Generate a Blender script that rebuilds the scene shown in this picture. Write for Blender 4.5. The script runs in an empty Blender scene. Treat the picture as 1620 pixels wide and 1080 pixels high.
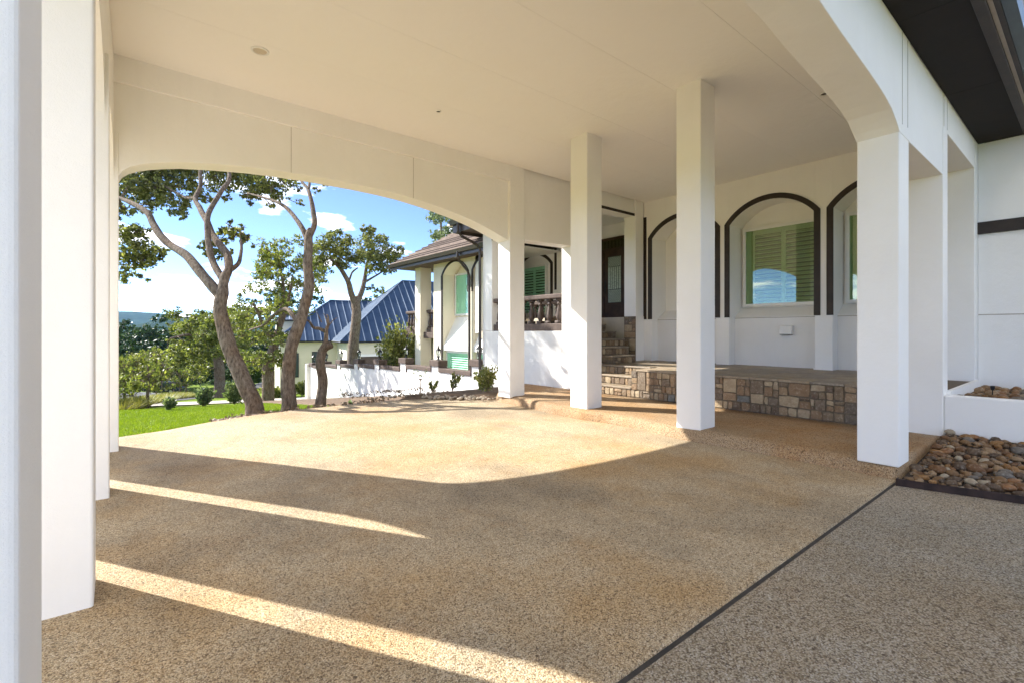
import bpy, bmesh, math, random
import numpy as np
from mathutils import Vector, Matrix, noise

SC = bpy.context.scene
COL = SC.collection
R = math.radians

# ------------------------------------------------------------------ camera
EYE = 1.2325
VIEW = R(39.38)                       # turn of the view away from the Y axis
CS, SN = math.cos(R(50.62)), math.sin(R(50.62))
cam_d = bpy.data.cameras.new('camera')
cam = bpy.data.objects.new('camera', cam_d)
COL.objects.link(cam)
cam.location = (0, 0, EYE)
cam.rotation_euler = (R(90), 0, -VIEW)
cam_d.sensor_width = 36
cam_d.lens = 17.056
cam_d.shift_y = -0.00926
cam_d.clip_start = 0.05
cam_d.clip_end = 9000
SC.camera = cam

# ------------------------------------------------------------------ sky, sun, exposure
ELEV = R(36.0)
SUN_H = Vector((-0.518, 0.856, 0)).normalized()
to_sun = Vector((SUN_H.x * math.cos(ELEV), SUN_H.y * math.cos(ELEV), math.sin(ELEV)))
world = bpy.data.worlds.new('World')
SC.world = world
world.use_nodes = True
wn, wl = world.node_tree.nodes, world.node_tree.links
wn.clear()
w_out = wn.new('ShaderNodeOutputWorld')
w_bg = wn.new('ShaderNodeBackground')
w_sky = wn.new('ShaderNodeTexSky')
w_sky.sky_type = 'NISHITA'
w_sky.sun_disc = False
w_sky.sun_elevation = ELEV
w_sky.sun_rotation = math.atan2(SUN_H.x, SUN_H.y)
w_sky.air_density = 0.26
w_sky.dust_density = 0.0
w_sky.ozone_density = 1.5
w_bg.inputs['Strength'].default_value = 0.13
# clouds: a flat layer of noise seen from below, the same all round the sky
w_tc = wn.new('ShaderNodeTexCoord')
w_sep = wn.new('ShaderNodeSeparateXYZ')
wl.new(w_tc.outputs['Generated'], w_sep.inputs[0])
w_add = wn.new('ShaderNodeMath'); w_add.operation = 'ADD'; w_add.inputs[1].default_value = 0.16
w_abs = wn.new('ShaderNodeMath'); w_abs.operation = 'ABSOLUTE'
wl.new(w_sep.outputs['Z'], w_abs.inputs[0]); wl.new(w_abs.outputs[0], w_add.inputs[0])
w_div = wn.new('ShaderNodeVectorMath'); w_div.operation = 'DIVIDE'
w_cmb = wn.new('ShaderNodeCombineXYZ')
wl.new(w_add.outputs[0], w_cmb.inputs[0]); wl.new(w_add.outputs[0], w_cmb.inputs[1]); w_cmb.inputs[2].default_value = 1
wl.new(w_tc.outputs['Generated'], w_div.inputs[0]); wl.new(w_cmb.outputs[0], w_div.inputs[1])
w_noise = wn.new('ShaderNodeTexNoise')
w_noise.inputs['Scale'].default_value = 1.55
w_noise.inputs['Detail'].default_value = 7
w_noise.inputs['Roughness'].default_value = 0.55
w_map = wn.new('ShaderNodeMapping')
w_map.inputs['Location'].default_value = (4.2, 9.1, 0.0)
wl.new(w_div.outputs[0], w_map.inputs['Vector'])
wl.new(w_map.outputs[0], w_noise.inputs['Vector'])
w_ramp = wn.new('ShaderNodeValToRGB')
w_ramp.color_ramp.elements[0].position = 0.535
w_ramp.color_ramp.elements[0].color = (0, 0, 0, 1)
w_ramp.color_ramp.elements[1].position = 0.64
w_ramp.color_ramp.elements[1].color = (0.95, 0.95, 0.95, 1)
wl.new(w_noise.outputs['Fac'], w_ramp.inputs[0])
w_mix = wn.new('ShaderNodeMixRGB')
wl.new(w_ramp.outputs[0], w_mix.inputs[0])
wl.new(w_sky.outputs[0], w_mix.inputs[1])
w_mix.inputs[2].default_value = (11.0, 10.8, 10.6, 1)
wl.new(w_mix.outputs[0], w_bg.inputs['Color'])
wl.new(w_bg.outputs[0], w_out.inputs[0])

sun_d = bpy.data.lights.new('sun', 'SUN')
sun_d.energy = 3.2
sun_d.angle = R(0.5)
sun_d.color = (1.0, 0.965, 0.91)
sun = bpy.data.objects.new('sun', sun_d)
COL.objects.link(sun)
sun.rotation_euler = to_sun.to_track_quat('Z', 'Y').to_euler()
sun.location = to_sun * 60

SC.view_settings.view_transform = 'Standard'
SC.view_settings.look = 'None'
SC.view_settings.gamma = 1
SC.view_settings.exposure = 2.0
SC.render.engine = 'CYCLES'
SC.cycles.use_denoising = True
SC.cycles.max_bounces = 9
SC.cycles.diffuse_bounces = 6
SC.cycles.glossy_bounces = 4
SC.cycles.transparent_max_bounces = 10
SC.cycles.sample_clamp_indirect = 6

# ------------------------------------------------------------------ helpers
rnd = random.Random(7)

def at(x, y, f):
    """world point that the photograph shows at x, y when it stands f metres ahead"""
    r = (x - 810) / 767.5
    return Vector((f * (CS + r * SN), f * (SN - r * CS), EYE - (y - 525) / 767.5 * f))

class MB:
    def __init__(s): s.v, s.f = [], []
    def add(s, v, f):
        n = len(s.v); s.v += [tuple(p) for p in v]; s.f += [tuple(i + n for i in q) for q in f]; return s
    def box(s, x0, x1, y0, y1, z0, z1):
        v = [(x, y, z) for z in (z0, z1) for y in (y0, y1) for x in (x0, x1)]
        return s.add(v, [(0, 2, 3, 1), (4, 5, 7, 6), (0, 1, 5, 4), (2, 6, 7, 3), (0, 4, 6, 2), (1, 3, 7, 5)])
    def obox(s, c, ex, ey, ez):
        """box round centre c with half-axis vectors"""
        c, ex, ey, ez = map(Vector, (c, ex, ey, ez))
        v = [c + ex * a + ey * b + ez * d for d in (-1, 1) for b in (-1, 1) for a in (-1, 1)]
        return s.add(v, [(0, 2, 3, 1), (4, 5, 7, 6), (0, 1, 5, 4), (2, 6, 7, 3), (0, 4, 6, 2), (1, 3, 7, 5)])
    def prism(s, poly, d):
        """polygon of 3-d points pushed along the vector d"""
        n = len(poly); d = Vector(d); a = [Vector(p) for p in poly]
        return s.add(a + [p + d for p in a], [tuple(range(n))[::-1], tuple(range(n, 2 * n))] +
                     [(i, (i + 1) % n, n + (i + 1) % n, n + i) for i in range(n)])
    def tube(s, pts, rad, n=8):
        pts = [Vector(p) for p in pts]
        if not isinstance(rad, (list, tuple)): rad = [rad] * len(pts)
        v, f = [], []
        up = Vector((0.13, 0.21, 1)).normalized()
        px = None
        for i, p in enumerate(pts):
            t = (pts[min(i + 1, len(pts) - 1)] - pts[max(i - 1, 0)])
            if t.length < 1e-9: t = Vector((0, 0, 1))
            t.normalize()
            x = px - t * px.dot(t) if px is not None else t.orthogonal()
            if x.length < 1e-6: x = t.orthogonal()
            x.normalize(); px = x; y = t.cross(x)
            for k in range(n):
                a = 2 * math.pi * k / n
                v.append(p + (x * math.cos(a) + y * math.sin(a)) * rad[i])
        for i in range(len(pts) - 1):
            for k in range(n):
                f.append((i * n + k, i * n + (k + 1) % n, (i + 1) * n + (k + 1) % n, (i + 1) * n + k))
        f.append(tuple(range(n))[::-1]); f.append(tuple((len(pts) - 1) * n + k for k in range(n)))
        return s.add(v, f)
    def lathe(s, prof, c=(0, 0, 0), n=12):
        v, f = [], []
        for r, z in prof:
            for k in range(n):
                a = 2 * math.pi * k / n
                v.append((c[0] + r * math.cos(a), c[1] + r * math.sin(a), c[2] + z))
        m = len(prof)
        for i in range(m - 1):
            for k in range(n):
                f.append((i * n + k, i * n + (k + 1) % n, (i + 1) * n + (k + 1) % n, (i + 1) * n + k))
        f.append(tuple(range(n))[::-1]); f.append(tuple((m - 1) * n + k for k in range(n)))
        return s.add(v, f)
    def band(s, pts, top, d, axis='x'):
        """beam whose underside follows pts (u, z), flat top, thickness d=(d0, d1) along the other axis"""
        def P(u, w, z): return (u, w, z) if axis == 'x' else (w, u, z)
        n = len(pts); v = []
        for u, z in pts: v += [P(u, d[0], z), P(u, d[1], z), P(u, d[0], top), P(u, d[1], top)]
        f = []
        for i in range(n - 1):
            a, b = 4 * i, 4 * (i + 1)
            f += [(a, b, b + 2, a + 2), (a + 1, a + 3, b + 3, b + 1), (a, a + 1, b + 1, b), (a + 2, b + 2, b + 3, a + 3)]
        f += [(0, 2, 3, 1), (4 * n - 4, 4 * n - 3, 4 * n - 1, 4 * n - 2)]
        return s.add(v, f)
    def mesh(s, name):
        me = bpy.data.meshes.new(name)
        me.from_pydata(s.v, [], s.f)
        bm = bmesh.new(); bm.from_mesh(me)
        bmesh.ops.recalc_face_normals(bm, faces=bm.faces)
        bm.to_mesh(me); bm.free()
        return me
    def build(s, name, mat, parent=None, smooth=False, bevel=0, seg=2):
        me = s.mesh(name)
        if bevel:
            bm = bmesh.new(); bm.from_mesh(me)
            bmesh.ops.bevel(bm, geom=[e for e in bm.edges if e.is_manifold and e.calc_face_angle(0) > 0.5],
                            offset=bevel, segments=seg, affect='EDGES', profile=0.5)
            bm.to_mesh(me); bm.free()
        return link(name, me, mat, parent, smooth)

def link(name, me, mat, parent=None, smooth=False):
    if mat is not None and not me.materials: me.materials.append(mat)
    if smooth:
        me.polygons.foreach_set('use_smooth', [True] * len(me.polygons))
    o = bpy.data.objects.new(name, me)
    COL.objects.link(o)
    if parent is not None: o.parent = parent
    return o

def share(name, src, parent, loc=(0, 0, 0), rot=(0, 0, 0), scale=(1, 1, 1)):
    o = bpy.data.objects.new(name, src.data if hasattr(src, 'data') else src)
    COL.objects.link(o)
    o.parent = parent; o.location = loc; o.rotation_euler = rot; o.scale = scale
    return o

def tag(o, label=None, cat=None, group=None, kind=None):
    if label: o['label'] = label
    if cat: o['category'] = cat
    if group: o['group'] = group
    if kind: o['kind'] = kind
    return o

def thing(name, label, cat, loc=(0, 0, 0), rz=0, group=None):
    o = bpy.data.objects.new(name, None)
    COL.objects.link(o)
    o.location = loc; o.rotation_euler = (0, 0, rz); o.empty_display_size = 0.1
    return tag(o, label, cat, group)

def copy_tree(o, parent=None):
    c = o.copy(); COL.objects.link(c); c.parent = parent
    for ch in list(o.children): copy_tree(ch, c)
    return c

def np_mesh(name, verts, nper):
    """fast mesh of separate faces, verts (N*nper, 3)"""
    n = len(verts) // nper
    me = bpy.data.meshes.new(name)
    me.vertices.add(n * nper); me.loops.add(n * nper); me.polygons.add(n)
    me.vertices.foreach_set('co', np.ascontiguousarray(verts, dtype=np.float32).ravel())
    me.loops.foreach_set('vertex_index', np.arange(n * nper, dtype=np.int32))
    me.polygons.foreach_set('loop_start', np.arange(0, n * nper, nper, dtype=np.int32))
    me.polygons.foreach_set('loop_total', np.full(n, nper, dtype=np.int32))
    me.update(); me.validate()
    return me

# ------------------------------------------------------------------ materials
class Mat:
    def __init__(s, name, rough=0.8, spec=0.3, metal=0.0):
        s.m = bpy.data.materials.new(name); s.m.use_nodes = True
        s.n, s.l = s.m.node_tree.nodes, s.m.node_tree.links
        s.b = s.n['Principled BSDF']
        s.b.inputs['Roughness'].default_value = rough
        s.b.inputs['Specular IOR Level'].default_value = spec
        s.b.inputs['Metallic'].default_value = metal
        s.tc = s.n.new('ShaderNodeTexCoord')
        s.co = s.tc.outputs['Object']
        geo = s.n.new('ShaderNodeNewGeometry'); s.geo = geo
        s.pos = geo.outputs['Position']
    def node(s, t, **kw):
        n = s.n.new(t)
        for k, v in kw.items(): setattr(n, k, v)
        return n
    def noise(s, scale, detail=4, rough=0.55, vec=None, stretch=None):
        v = vec or s.pos
        if stretch:
            mp = s.node('ShaderNodeMapping'); mp.inputs['Scale'].default_value = stretch
            s.l.new(v, mp.inputs['Vector']); v = mp.outputs[0]
        n = s.node('ShaderNodeTexNoise')
        n.inputs['Scale'].default_value = scale; n.inputs['Detail'].default_value = detail
        n.inputs['Roughness'].default_value = rough
        s.l.new(v, n.inputs['Vector'])
        return n.outputs['Fac']
    def voro(s, scale, feature='F1', out='Distance', vec=None, rnd=1.0):
        n = s.node('ShaderNodeTexVoronoi', feature=feature)
        n.inputs['Scale'].default_value = scale; n.inputs['Randomness'].default_value = rnd
        s.l.new(vec or s.pos, n.inputs['Vector'])
        return n.outputs[out]
    def ramp(s, fac, stops, interp='LINEAR'):
        r = s.node('ShaderNodeValToRGB'); r.color_ramp.interpolation = interp
        e = r.color_ramp.elements
        while len(e) < len(stops): e.new(0.5)
        for i, (p, c) in enumerate(stops):
            e[i].position = p; e[i].color = tuple(c) + (1,) if len(c) == 3 else c
        s.l.new(fac, r.inputs[0])
        return r.outputs[0]
    def mix(s, fac, a, b, mode='MIX'):
        m = s.node('ShaderNodeMixRGB', blend_type=mode)
        for i, x in ((0, fac), (1, a), (2, b)):
            if isinstance(x, (int, float)): m.inputs[i].default_value = x
            elif isinstance(x, tuple): m.inputs[i].default_value = x + (1,) if len(x) == 3 else x
            else: s.l.new(x, m.inputs[i])
        return m.outputs[0]
    def color(s, c):
        if isinstance(c, tuple): s.b.inputs['Base Color'].default_value = c + (1,)
        else: s.l.new(c, s.b.inputs['Base Color'])
        return s
    def bump(s, h, strength=0.3, dist=0.01, prev=None):
        b = s.node('ShaderNodeBump')
        b.inputs['Strength'].default_value = strength; b.inputs['Distance'].default_value = dist
        s.l.new(h, b.inputs['Height'])
        if prev is not None: s.l.new(prev, b.inputs['Normal'])
        s.l.new(b.outputs[0], s.b.inputs['Normal'])
        return b.outputs[0]
    def rnd_obj(s):
        return s.node('ShaderNodeObjectInfo').outputs['Random']

M = {}

def stucco(name, base, dirt, grain=220):
    m = Mat(name, 0.9, 0.2)
    big = m.noise(0.9, 5, 0.6)
    streak = m.noise(1.0, 4, 0.6, stretch=(7, 7, 0.5))
    c = m.mix(m.ramp(big, [(0.42, (0, 0, 0)), (0.75, (0.55, 0.55, 0.55))]), base, dirt)
    c = m.mix(m.ramp(streak, [(0.55, (0, 0, 0)), (0.85, (0.35, 0.35, 0.35))]), c, dirt)
    m.color(c)
    b1 = m.bump(m.noise(grain, 3, 0.6), 0.35, 0.004)
    m.bump(m.noise(5, 4, 0.55), 0.30, 0.025, b1)
    return m.m
M['stucco'] = stucco('white_stucco', (0.86, 0.835, 0.785), (0.78, 0.75, 0.69))
M['ceiling'] = stucco('ceiling_paint', (0.87, 0.845, 0.80), (0.845, 0.815, 0.765), 90)
M['cream'] = stucco('cream_stucco', (0.78, 0.72, 0.58), (0.70, 0.64, 0.50))

def aggregate(name, tones, patch, patch2, scale):
    m = Mat(name, 0.75, 0.3)
    cell = m.voro(scale, out='Color')
    sep = m.node('ShaderNodeSeparateColor'); m.l.new(cell, sep.inputs[0])
    peb = m.ramp(sep.outputs[0], tones)
    d = m.voro(scale, out='Distance')
    gap = m.ramp(d, [(0.45, (0, 0, 0)), (0.80, (0.75, 0.75, 0.75))])
    c = m.mix(gap, peb, (0.17, 0.115, 0.06))
    pits = m.ramp(m.noise(scale * 0.32, 3, 0.6), [(0.57, (0, 0, 0)), (0.67, (0.85, 0.85, 0.85))])
    c = m.mix(pits, c, (0.085, 0.055, 0.03))
    pm = m.ramp(m.noise(0.55, 6, 0.70), [(0.45, (0, 0, 0)), (0.62, (1, 1, 1))])
    c = m.mix(pm, c, m.mix(0.85, c, patch, 'MULTIPLY'))
    pm2 = m.ramp(m.noise(0.33, 6, 0.72, stretch=(1.3, 0.8, 1)), [(0.47, (0, 0, 0)), (0.62, (1, 1, 1))])
    c = m.mix(pm2, c, m.mix(0.85, c, patch2, 'MULTIPLY'))
    rust = m.ramp(m.noise(1.7, 6, 0.75), [(0.56, (0, 0, 0)), (0.74, (0.55, 0.55, 0.55))])
    c = m.mix(rust, c, m.mix(0.9, c, (0.88, 0.66, 0.42), 'MULTIPLY'))
    spots = m.ramp(m.noise(4.4, 6, 0.75), [(0.62, (0, 0, 0)), (0.76, (0.45, 0.45, 0.45))])
    c = m.mix(spots, c, (0.12, 0.085, 0.05))
    m.color(c)
    h = m.ramp(d, [(0.0, (1, 1, 1)), (0.75, (0, 0, 0))])
    b1 = m.bump(h, 0.55, 0.005)
    m.bump(m.noise(26, 5, 0.65), 0.35, 0.010, b1)
    return m.m
TAN = [(0.0, (0.125, 0.08, 0.042)), (0.14, (0.435, 0.32, 0.183)), (0.4, (0.55, 0.425, 0.262)),
       (0.68, (0.625, 0.505, 0.33)), (0.9, (0.72, 0.615, 0.44)), (1.0, (0.31, 0.235, 0.145))]
GRY = [(0.0, (0.10, 0.08, 0.055)), (0.2, (0.27, 0.22, 0.145)), (0.45, (0.40, 0.34, 0.24)),
       (0.7, (0.47, 0.41, 0.31)), (0.88, (0.52, 0.47, 0.39)), (1.0, (0.20, 0.165, 0.12))]
M['drive'] = aggregate('exposed_aggregate_tan', TAN, (0.95, 0.79, 0.56), (0.58, 0.59, 0.61), 185)
M['drive2'] = aggregate('exposed_aggregate_grey', GRY, (0.95, 0.84, 0.68), (0.78, 0.82, 0.86), 150)
M['walk'] = aggregate('exposed_aggregate_rust', [(p, (c[0] * 0.80, c[1] * 0.70, c[2] * 0.62)) for p, c in TAN],
                      (0.95, 0.72, 0.45), (0.75, 0.72, 0.70), 180)

def plain(name, col, rough=0.7, spec=0.3, metal=0.0, var=0.12, scale=6, bump=0.0, bscale=60):
    m = Mat(name, rough, spec, metal)
    n = m.noise(scale, 5, 0.6)
    lo = tuple(c * (1 - var) for c in col); hi = tuple(min(1, c * (1 + var)) for c in col)
    m.color(m.ramp(n, [(0.3, lo), (0.7, hi)]))
    if bump: m.bump(m.noise(bscale, 4, 0.6), bump, 0.006)
    return m.m
M['trim'] = plain('dark_brown_trim', (0.030, 0.020, 0.015), 0.55, 0.4, var=0.3, bump=0.15)
M['brown'] = plain('brown_painted_concrete', (0.105, 0.075, 0.060), 0.75, var=0.28, scale=9, bump=0.3)
M['baluster'] = plain('brown_cast_stone', (0.095, 0.070, 0.058), 0.7, var=0.25, scale=14, bump=0.3)
M['soffit'] = plain('dark_soffit_board', (0.013, 0.0085, 0.006), 0.7, 0.2, var=0.25, scale=3, bump=0.12)
M['gutter'] = plain('bronze_gutter_metal', (0.060, 0.048, 0.040), 0.38, 0.5, 0.3, var=0.15)
M['gutter_teal'] = plain('slate_gutter_metal', (0.045, 0.065, 0.072), 0.28, 0.6, 0.5, var=0.15)
M['beige'] = plain('beige_trim_paint', (0.55, 0.48, 0.38), 0.6, var=0.06)
M['vinyl'] = plain('white_window_vinyl', (0.78, 0.77, 0.73), 0.45, 0.4, var=0.03)
M['shutter'] = plain('shutter_paint', (0.40, 0.43, 0.33), 0.5, 0.4, var=0.05)
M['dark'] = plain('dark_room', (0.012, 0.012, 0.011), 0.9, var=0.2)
M['joint'] = plain('joint_sealant', (0.06, 0.055, 0.05), 0.8, var=0.3, scale=20, bump=0.3)
M['hairline'] = plain('hairline_joint', (0.42, 0.37, 0.30), 0.9, var=0.2)
M['iron'] = plain('black_lantern_iron', (0.015, 0.015, 0.016), 0.45, 0.5, 0.4, var=0.3)
M['steel'] = plain('rusted_steel_edging', (0.035, 0.020, 0.016), 0.6, 0.4, 0.3, var=0.5, scale=12, bump=0.2)
M['door'] = plain('dark_stained_door_wood', (0.045, 0.022, 0.012), 0.5, 0.3, var=0.4, scale=5)
M['tan_wall'] = stucco('lower_wall_stucco', (0.80, 0.775, 0.73), (0.72, 0.69, 0.64))

def glass(name, tint, refl=0.16, rough=0.015):
    m = Mat(name)
    m.n.remove(m.b)
    out = m.n['Material Output']
    t = m.node('ShaderNodeBsdfTransparent'); t.inputs[0].default_value = tint + (1,)
    g = m.node('ShaderNodeBsdfGlossy'); g.inputs['Roughness'].default_value = rough
    g.inputs['Color'].default_value = (0.95, 1.0, 0.98, 1)
    f = m.node('ShaderNodeLayerWeight'); f.inputs['Blend'].default_value = 0.5
    p5 = m.node('ShaderNodeMath', operation='POWER'); p5.inputs[1].default_value = 5
    m.l.new(f.outputs['Facing'], p5.inputs[0])
    a = m.node('ShaderNodeMath', operation='MULTIPLY_ADD'); a.inputs[1].default_value = 0.5; a.inputs[2].default_value = refl
    m.l.new(p5.outputs[0], a.inputs[0])
    mx = m.node('ShaderNodeMixShader')
    m.l.new(a.outputs[0], mx.inputs[0]); m.l.new(t.outputs[0], mx.inputs[1]); m.l.new(g.outputs[0], mx.inputs[2])
    m.l.new(mx.outputs[0], out.inputs[0])
    return m.m
M['glass'] = glass('green_tinted_glass', (0.80, 0.90, 0.72), 0.10)
M['glass_far'] = glass('mint_tinted_glass', (0.80, 0.955, 0.87), 0.05)
M['leaded'] = plain('obscured_door_glass', (0.40, 0.46, 0.36), 0.15, 0.5, var=0.5, scale=30)
M['lamp_glass'] = glass('clear_lantern_glass', (0.92, 0.94, 0.95), 0.10)

# printed ledge-stone pieces: tone differs from piece to piece
def stone(name, stops, rough=0.6, sc=9, bump=0.5):
    m = Mat(name, rough, 0.4)
    c = m.ramp(m.rnd_obj(), stops, 'CONSTANT')
    n = m.noise(sc, 6, 0.65)
    c = m.mix(m.ramp(n, [(0.35, (0, 0, 0)), (0.7, (0.75, 0.75, 0.75))]), c, m.mix(0.7, c, (0.42, 0.33, 0.25), 'MULTIPLY'))
    n2 = m.noise(sc * 3.1, 6, 0.7)
    c = m.mix(m.ramp(n2, [(0.52, (0, 0, 0)), (0.75, (0.5, 0.5, 0.5))]), c, m.mix(0.5, c, (0.9, 0.8, 0.62), 'SCREEN'))
    m.color(c)
    m.bump(m.noise(sc * 4, 5, 0.65), bump, 0.008)
    return m.m
M['ledge'] = stone('ledge_stone', [(0.0, (0.25, 0.16, 0.085)), (0.14, (0.15, 0.10, 0.06)), (0.26, (0.32, 0.22, 0.125)),
    (0.38, (0.19, 0.14, 0.09)), (0.50, (0.31, 0.215, 0.12)), (0.60, (0.40, 0.31, 0.19)), (0.70, (0.15, 0.115, 0.08)),
    (0.78, (0.22, 0.155, 0.09)), (0.92, (0.165, 0.165, 0.15)), (0.94, (0.36, 0.28, 0.18))], 0.6, 11)
M['grout'] = plain('dark_grout', (0.14, 0.11, 0.075), 0.9, var=0.25, scale=20)
M['tile'] = stone('terrace_tile', [(0.0, (0.30, 0.24, 0.165)), (0.25, (0.36, 0.285, 0.195)), (0.5, (0.25, 0.205, 0.15)),
                                   (0.75, (0.32, 0.25, 0.165))], 0.5, 5, 0.25)
M['rock'] = stone('river_rock', [(0.0, (0.17, 0.08, 0.028)), (0.16, (0.27, 0.135, 0.04)), (0.32, (0.12, 0.075, 0.04)),
    (0.46, (0.21, 0.115, 0.045)), (0.60, (0.30, 0.195, 0.10)), (0.74, (0.16, 0.135, 0.105)), (0.79, (0.09, 0.055, 0.03)),
    (0.86, (0.27, 0.13, 0.05)), (0.95, (0.37, 0.30, 0.20))], 0.7, 14, 0.5)
M['soil'] = plain('dark_soil', (0.045, 0.032, 0.022), 0.95, var=0.4, scale=15, bump=0.5)
M['mulch'] = plain('bed_soil_mulch', (0.15, 0.10, 0.062), 0.95, var=0.45, scale=9, bump=0.6)
M['bedrock'] = stone('bed_edge_rock', [(0.0, (0.32, 0.25, 0.17)), (0.3, (0.22, 0.16, 0.10)), (0.6, (0.38, 0.32, 0.24)), (0.8, (0.20, 0.11, 0.07))], 0.8, 12, 0.4)

def leaf(name, dark, mid, light, trans=0.35):
    m = Mat(name, 0.5, 0.35)
    ri = m.geo.outputs['Random Per Island']
    c = m.ramp(ri, [(0.0, dark), (0.45, mid), (0.85, light), (1.0, tuple(min(1, x * 1.25) for x in light))])
    n = m.noise(0.9, 3, 0.6)
    c = m.mix(m.ramp(n, [(0.4, (0, 0, 0)), (0.65, (0.5, 0.5, 0.5))]), c, m.mix(1.0, c, (1.35, 1.2, 0.8), 'MULTIPLY'))
    m.color(c)
    out = m.n['Material Output']
    t = m.node('ShaderNodeBsdfTranslucent')
    m.l.new(m.mix(1.0, c, (1.5, 1.6, 0.7), 'MULTIPLY'), t.inputs[0])
    mx = m.node('ShaderNodeMixShader'); mx.inputs[0].default_value = trans
    m.l.new(m.b.outputs[0], mx.inputs[1]); m.l.new(t.outputs[0], mx.inputs[2])
    m.l.new(mx.outputs[0], out.inputs[0])
    return m.m
M['oak'] = leaf('live_oak_leaf', (0.060, 0.074, 0.026), (0.140, 0.158, 0.055), (0.27, 0.275, 0.125))
M['oak2'] = leaf('greener_oak_leaf', (0.065, 0.092, 0.024), (0.140, 0.170, 0.048), (0.25, 0.265, 0.095))  # greener leaf tone than the live oak's
M['forest'] = leaf('juniper_foliage', (0.018, 0.040, 0.016), (0.030, 0.062, 0.022), (0.055, 0.095, 0.035), 0.15)
M['shrub'] = leaf('grey_green_shrub_leaf', (0.060, 0.095, 0.055), (0.11, 0.15, 0.09), (0.19, 0.23, 0.15))
M['bush'] = leaf('yellow_green_shrub_leaf', (0.085, 0.105, 0.030), (0.17, 0.19, 0.065), (0.29, 0.29, 0.13))
M['grassb'] = leaf('lawn_blade', (0.10, 0.165, 0.008), (0.165, 0.24, 0.012), (0.23, 0.30, 0.025), 0.3)
M['straw'] = leaf('straw_grass_blade', (0.12, 0.15, 0.03), (0.23, 0.23, 0.06), (0.36, 0.32, 0.12), 0.3)
M['silver'] = leaf('silver_oak_leaf', (0.07, 0.10, 0.06), (0.12, 0.155, 0.10), (0.20, 0.24, 0.17))

def bark(name, a, b):
    m = Mat(name, 0.95, 0.15)
    n = m.noise(26, 7, 0.72, stretch=(1, 1, 0.3))
    big = m.noise(2.5, 4, 0.6)
    c = m.ramp(n, [(0.35, a), (0.62, b), (0.8, tuple(x * 1.3 for x in b))])
    c = m.mix(m.ramp(big, [(0.45, (0, 0, 0)), (0.7, (0.7, 0.7, 0.7))]), c, m.mix(0.8, c, (0.80, 0.58, 0.40), 'MULTIPLY'))
    m.color(c)
    m.bump(n, 1.0, 0.05)
    return m.m
M['bark'] = bark('oak_bark', (0.085, 0.062, 0.047), (0.29, 0.235, 0.185))
M['deadbark'] = bark('dead_wood_bark', (0.08, 0.06, 0.048), (0.26, 0.21, 0.165))

m = Mat('lawn_ground', 0.95, 0.1)
m.color(m.mix(m.ramp(m.noise(1.3, 5, 0.65), [(0.4, (0, 0, 0)), (0.66, (1, 1, 1))]),
              m.ramp(m.noise(38, 5, 0.7), [(0.3, (0.085, 0.14, 0.008)), (0.7, (0.15, 0.225, 0.012))]),
              m.ramp(m.noise(45, 5, 0.7), [(0.3, (0.13, 0.18, 0.012)), (0.7, (0.21, 0.27, 0.025))])))
m.bump(m.noise(70, 4, 0.7), 0.8, 0.03)
M['lawn'] = m.m
M['porchtile'] = plain('beige_porch_tile', (0.50, 0.43, 0.33), 0.6, var=0.12, scale=4)
M['concrete'] = plain('pale_concrete', (0.42, 0.38, 0.32), 0.85, var=0.15, scale=2, bump=0.2)
M['asphalt'] = plain('street_asphalt', (0.085, 0.085, 0.088), 0.85, var=0.15, scale=2, bump=0.2)

m = Mat('wooded_hill', 0.95, 0.05)
m.color(m.ramp(m.noise(0.02, 8, 0.75), [(0.38, (0.010, 0.030, 0.022)), (0.55, (0.020, 0.050, 0.034)), (0.68, (0.045, 0.080, 0.045))]))
m.bump(m.noise(0.05, 6, 0.7), 1.0, 9.0)
M['hill'] = m.m

m = Mat('sky_tinted_metal_roof', 0.42, 0.5, 0.4)
m.color(m.ramp(m.noise(0.9, 4, 0.6), [(0.35, (0.050, 0.085, 0.145)), (0.68, (0.075, 0.115, 0.185))]))  # dark metal with the blue of the reflected sky put into its colour
m.bump(m.noise(1.5, 3, 0.5), 0.05, 0.05)
M['metalroof'] = m.m
M['seam'] = plain('seam_glint_metal', (0.34, 0.40, 0.47), 0.4, 0.5, 0.3, var=0.1)  # same metal as the roof; sun glint on the ribs painted as a paler colour
m = Mat('asphalt_shingle', 0.9, 0.2)
c = m.ramp(m.voro(5.0, out='Color'), [(0.2, (0.15, 0.105, 0.085)), (0.5, (0.23, 0.17, 0.14)), (0.8, (0.30, 0.23, 0.19))])
c = m.mix(0.5, c, m.ramp(m.noise(60, 3, 0.6), [(0.3, (0.14, 0.105, 0.085)), (0.7, (0.27, 0.21, 0.175))]))
sp = m.node('ShaderNodeSeparateXYZ'); m.l.new(m.pos, sp.inputs[0])
t1 = m.node('ShaderNodeMath', operation='SUBTRACT'); t1.inputs[1].default_value = 7.40; m.l.new(sp.outputs[0], t1.inputs[0])
t2 = m.node('ShaderNodeMath', operation='DIVIDE'); t2.inputs[1].default_value = 0.16; m.l.new(t1.outputs[0], t2.inputs[0])
t3 = m.node('ShaderNodeMath', operation='FRACT'); m.l.new(t2.outputs[0], t3.inputs[0])
m.color(m.mix(m.ramp(t3.outputs[0], [(0.55, (0, 0, 0)), (0.75, (0.85, 0.85, 0.85)), (0.99, (0.9, 0.9, 0.9))]), c, (0.055, 0.038, 0.032)))
m.bump(m.noise(120, 3, 0.6), 0.4, 0.006)
M['shingle'] = m.m
M['mintshutter'] = plain('pale_shutter_paint', (0.82, 0.84, 0.80), 0.5, 0.4, var=0.03)

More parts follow.
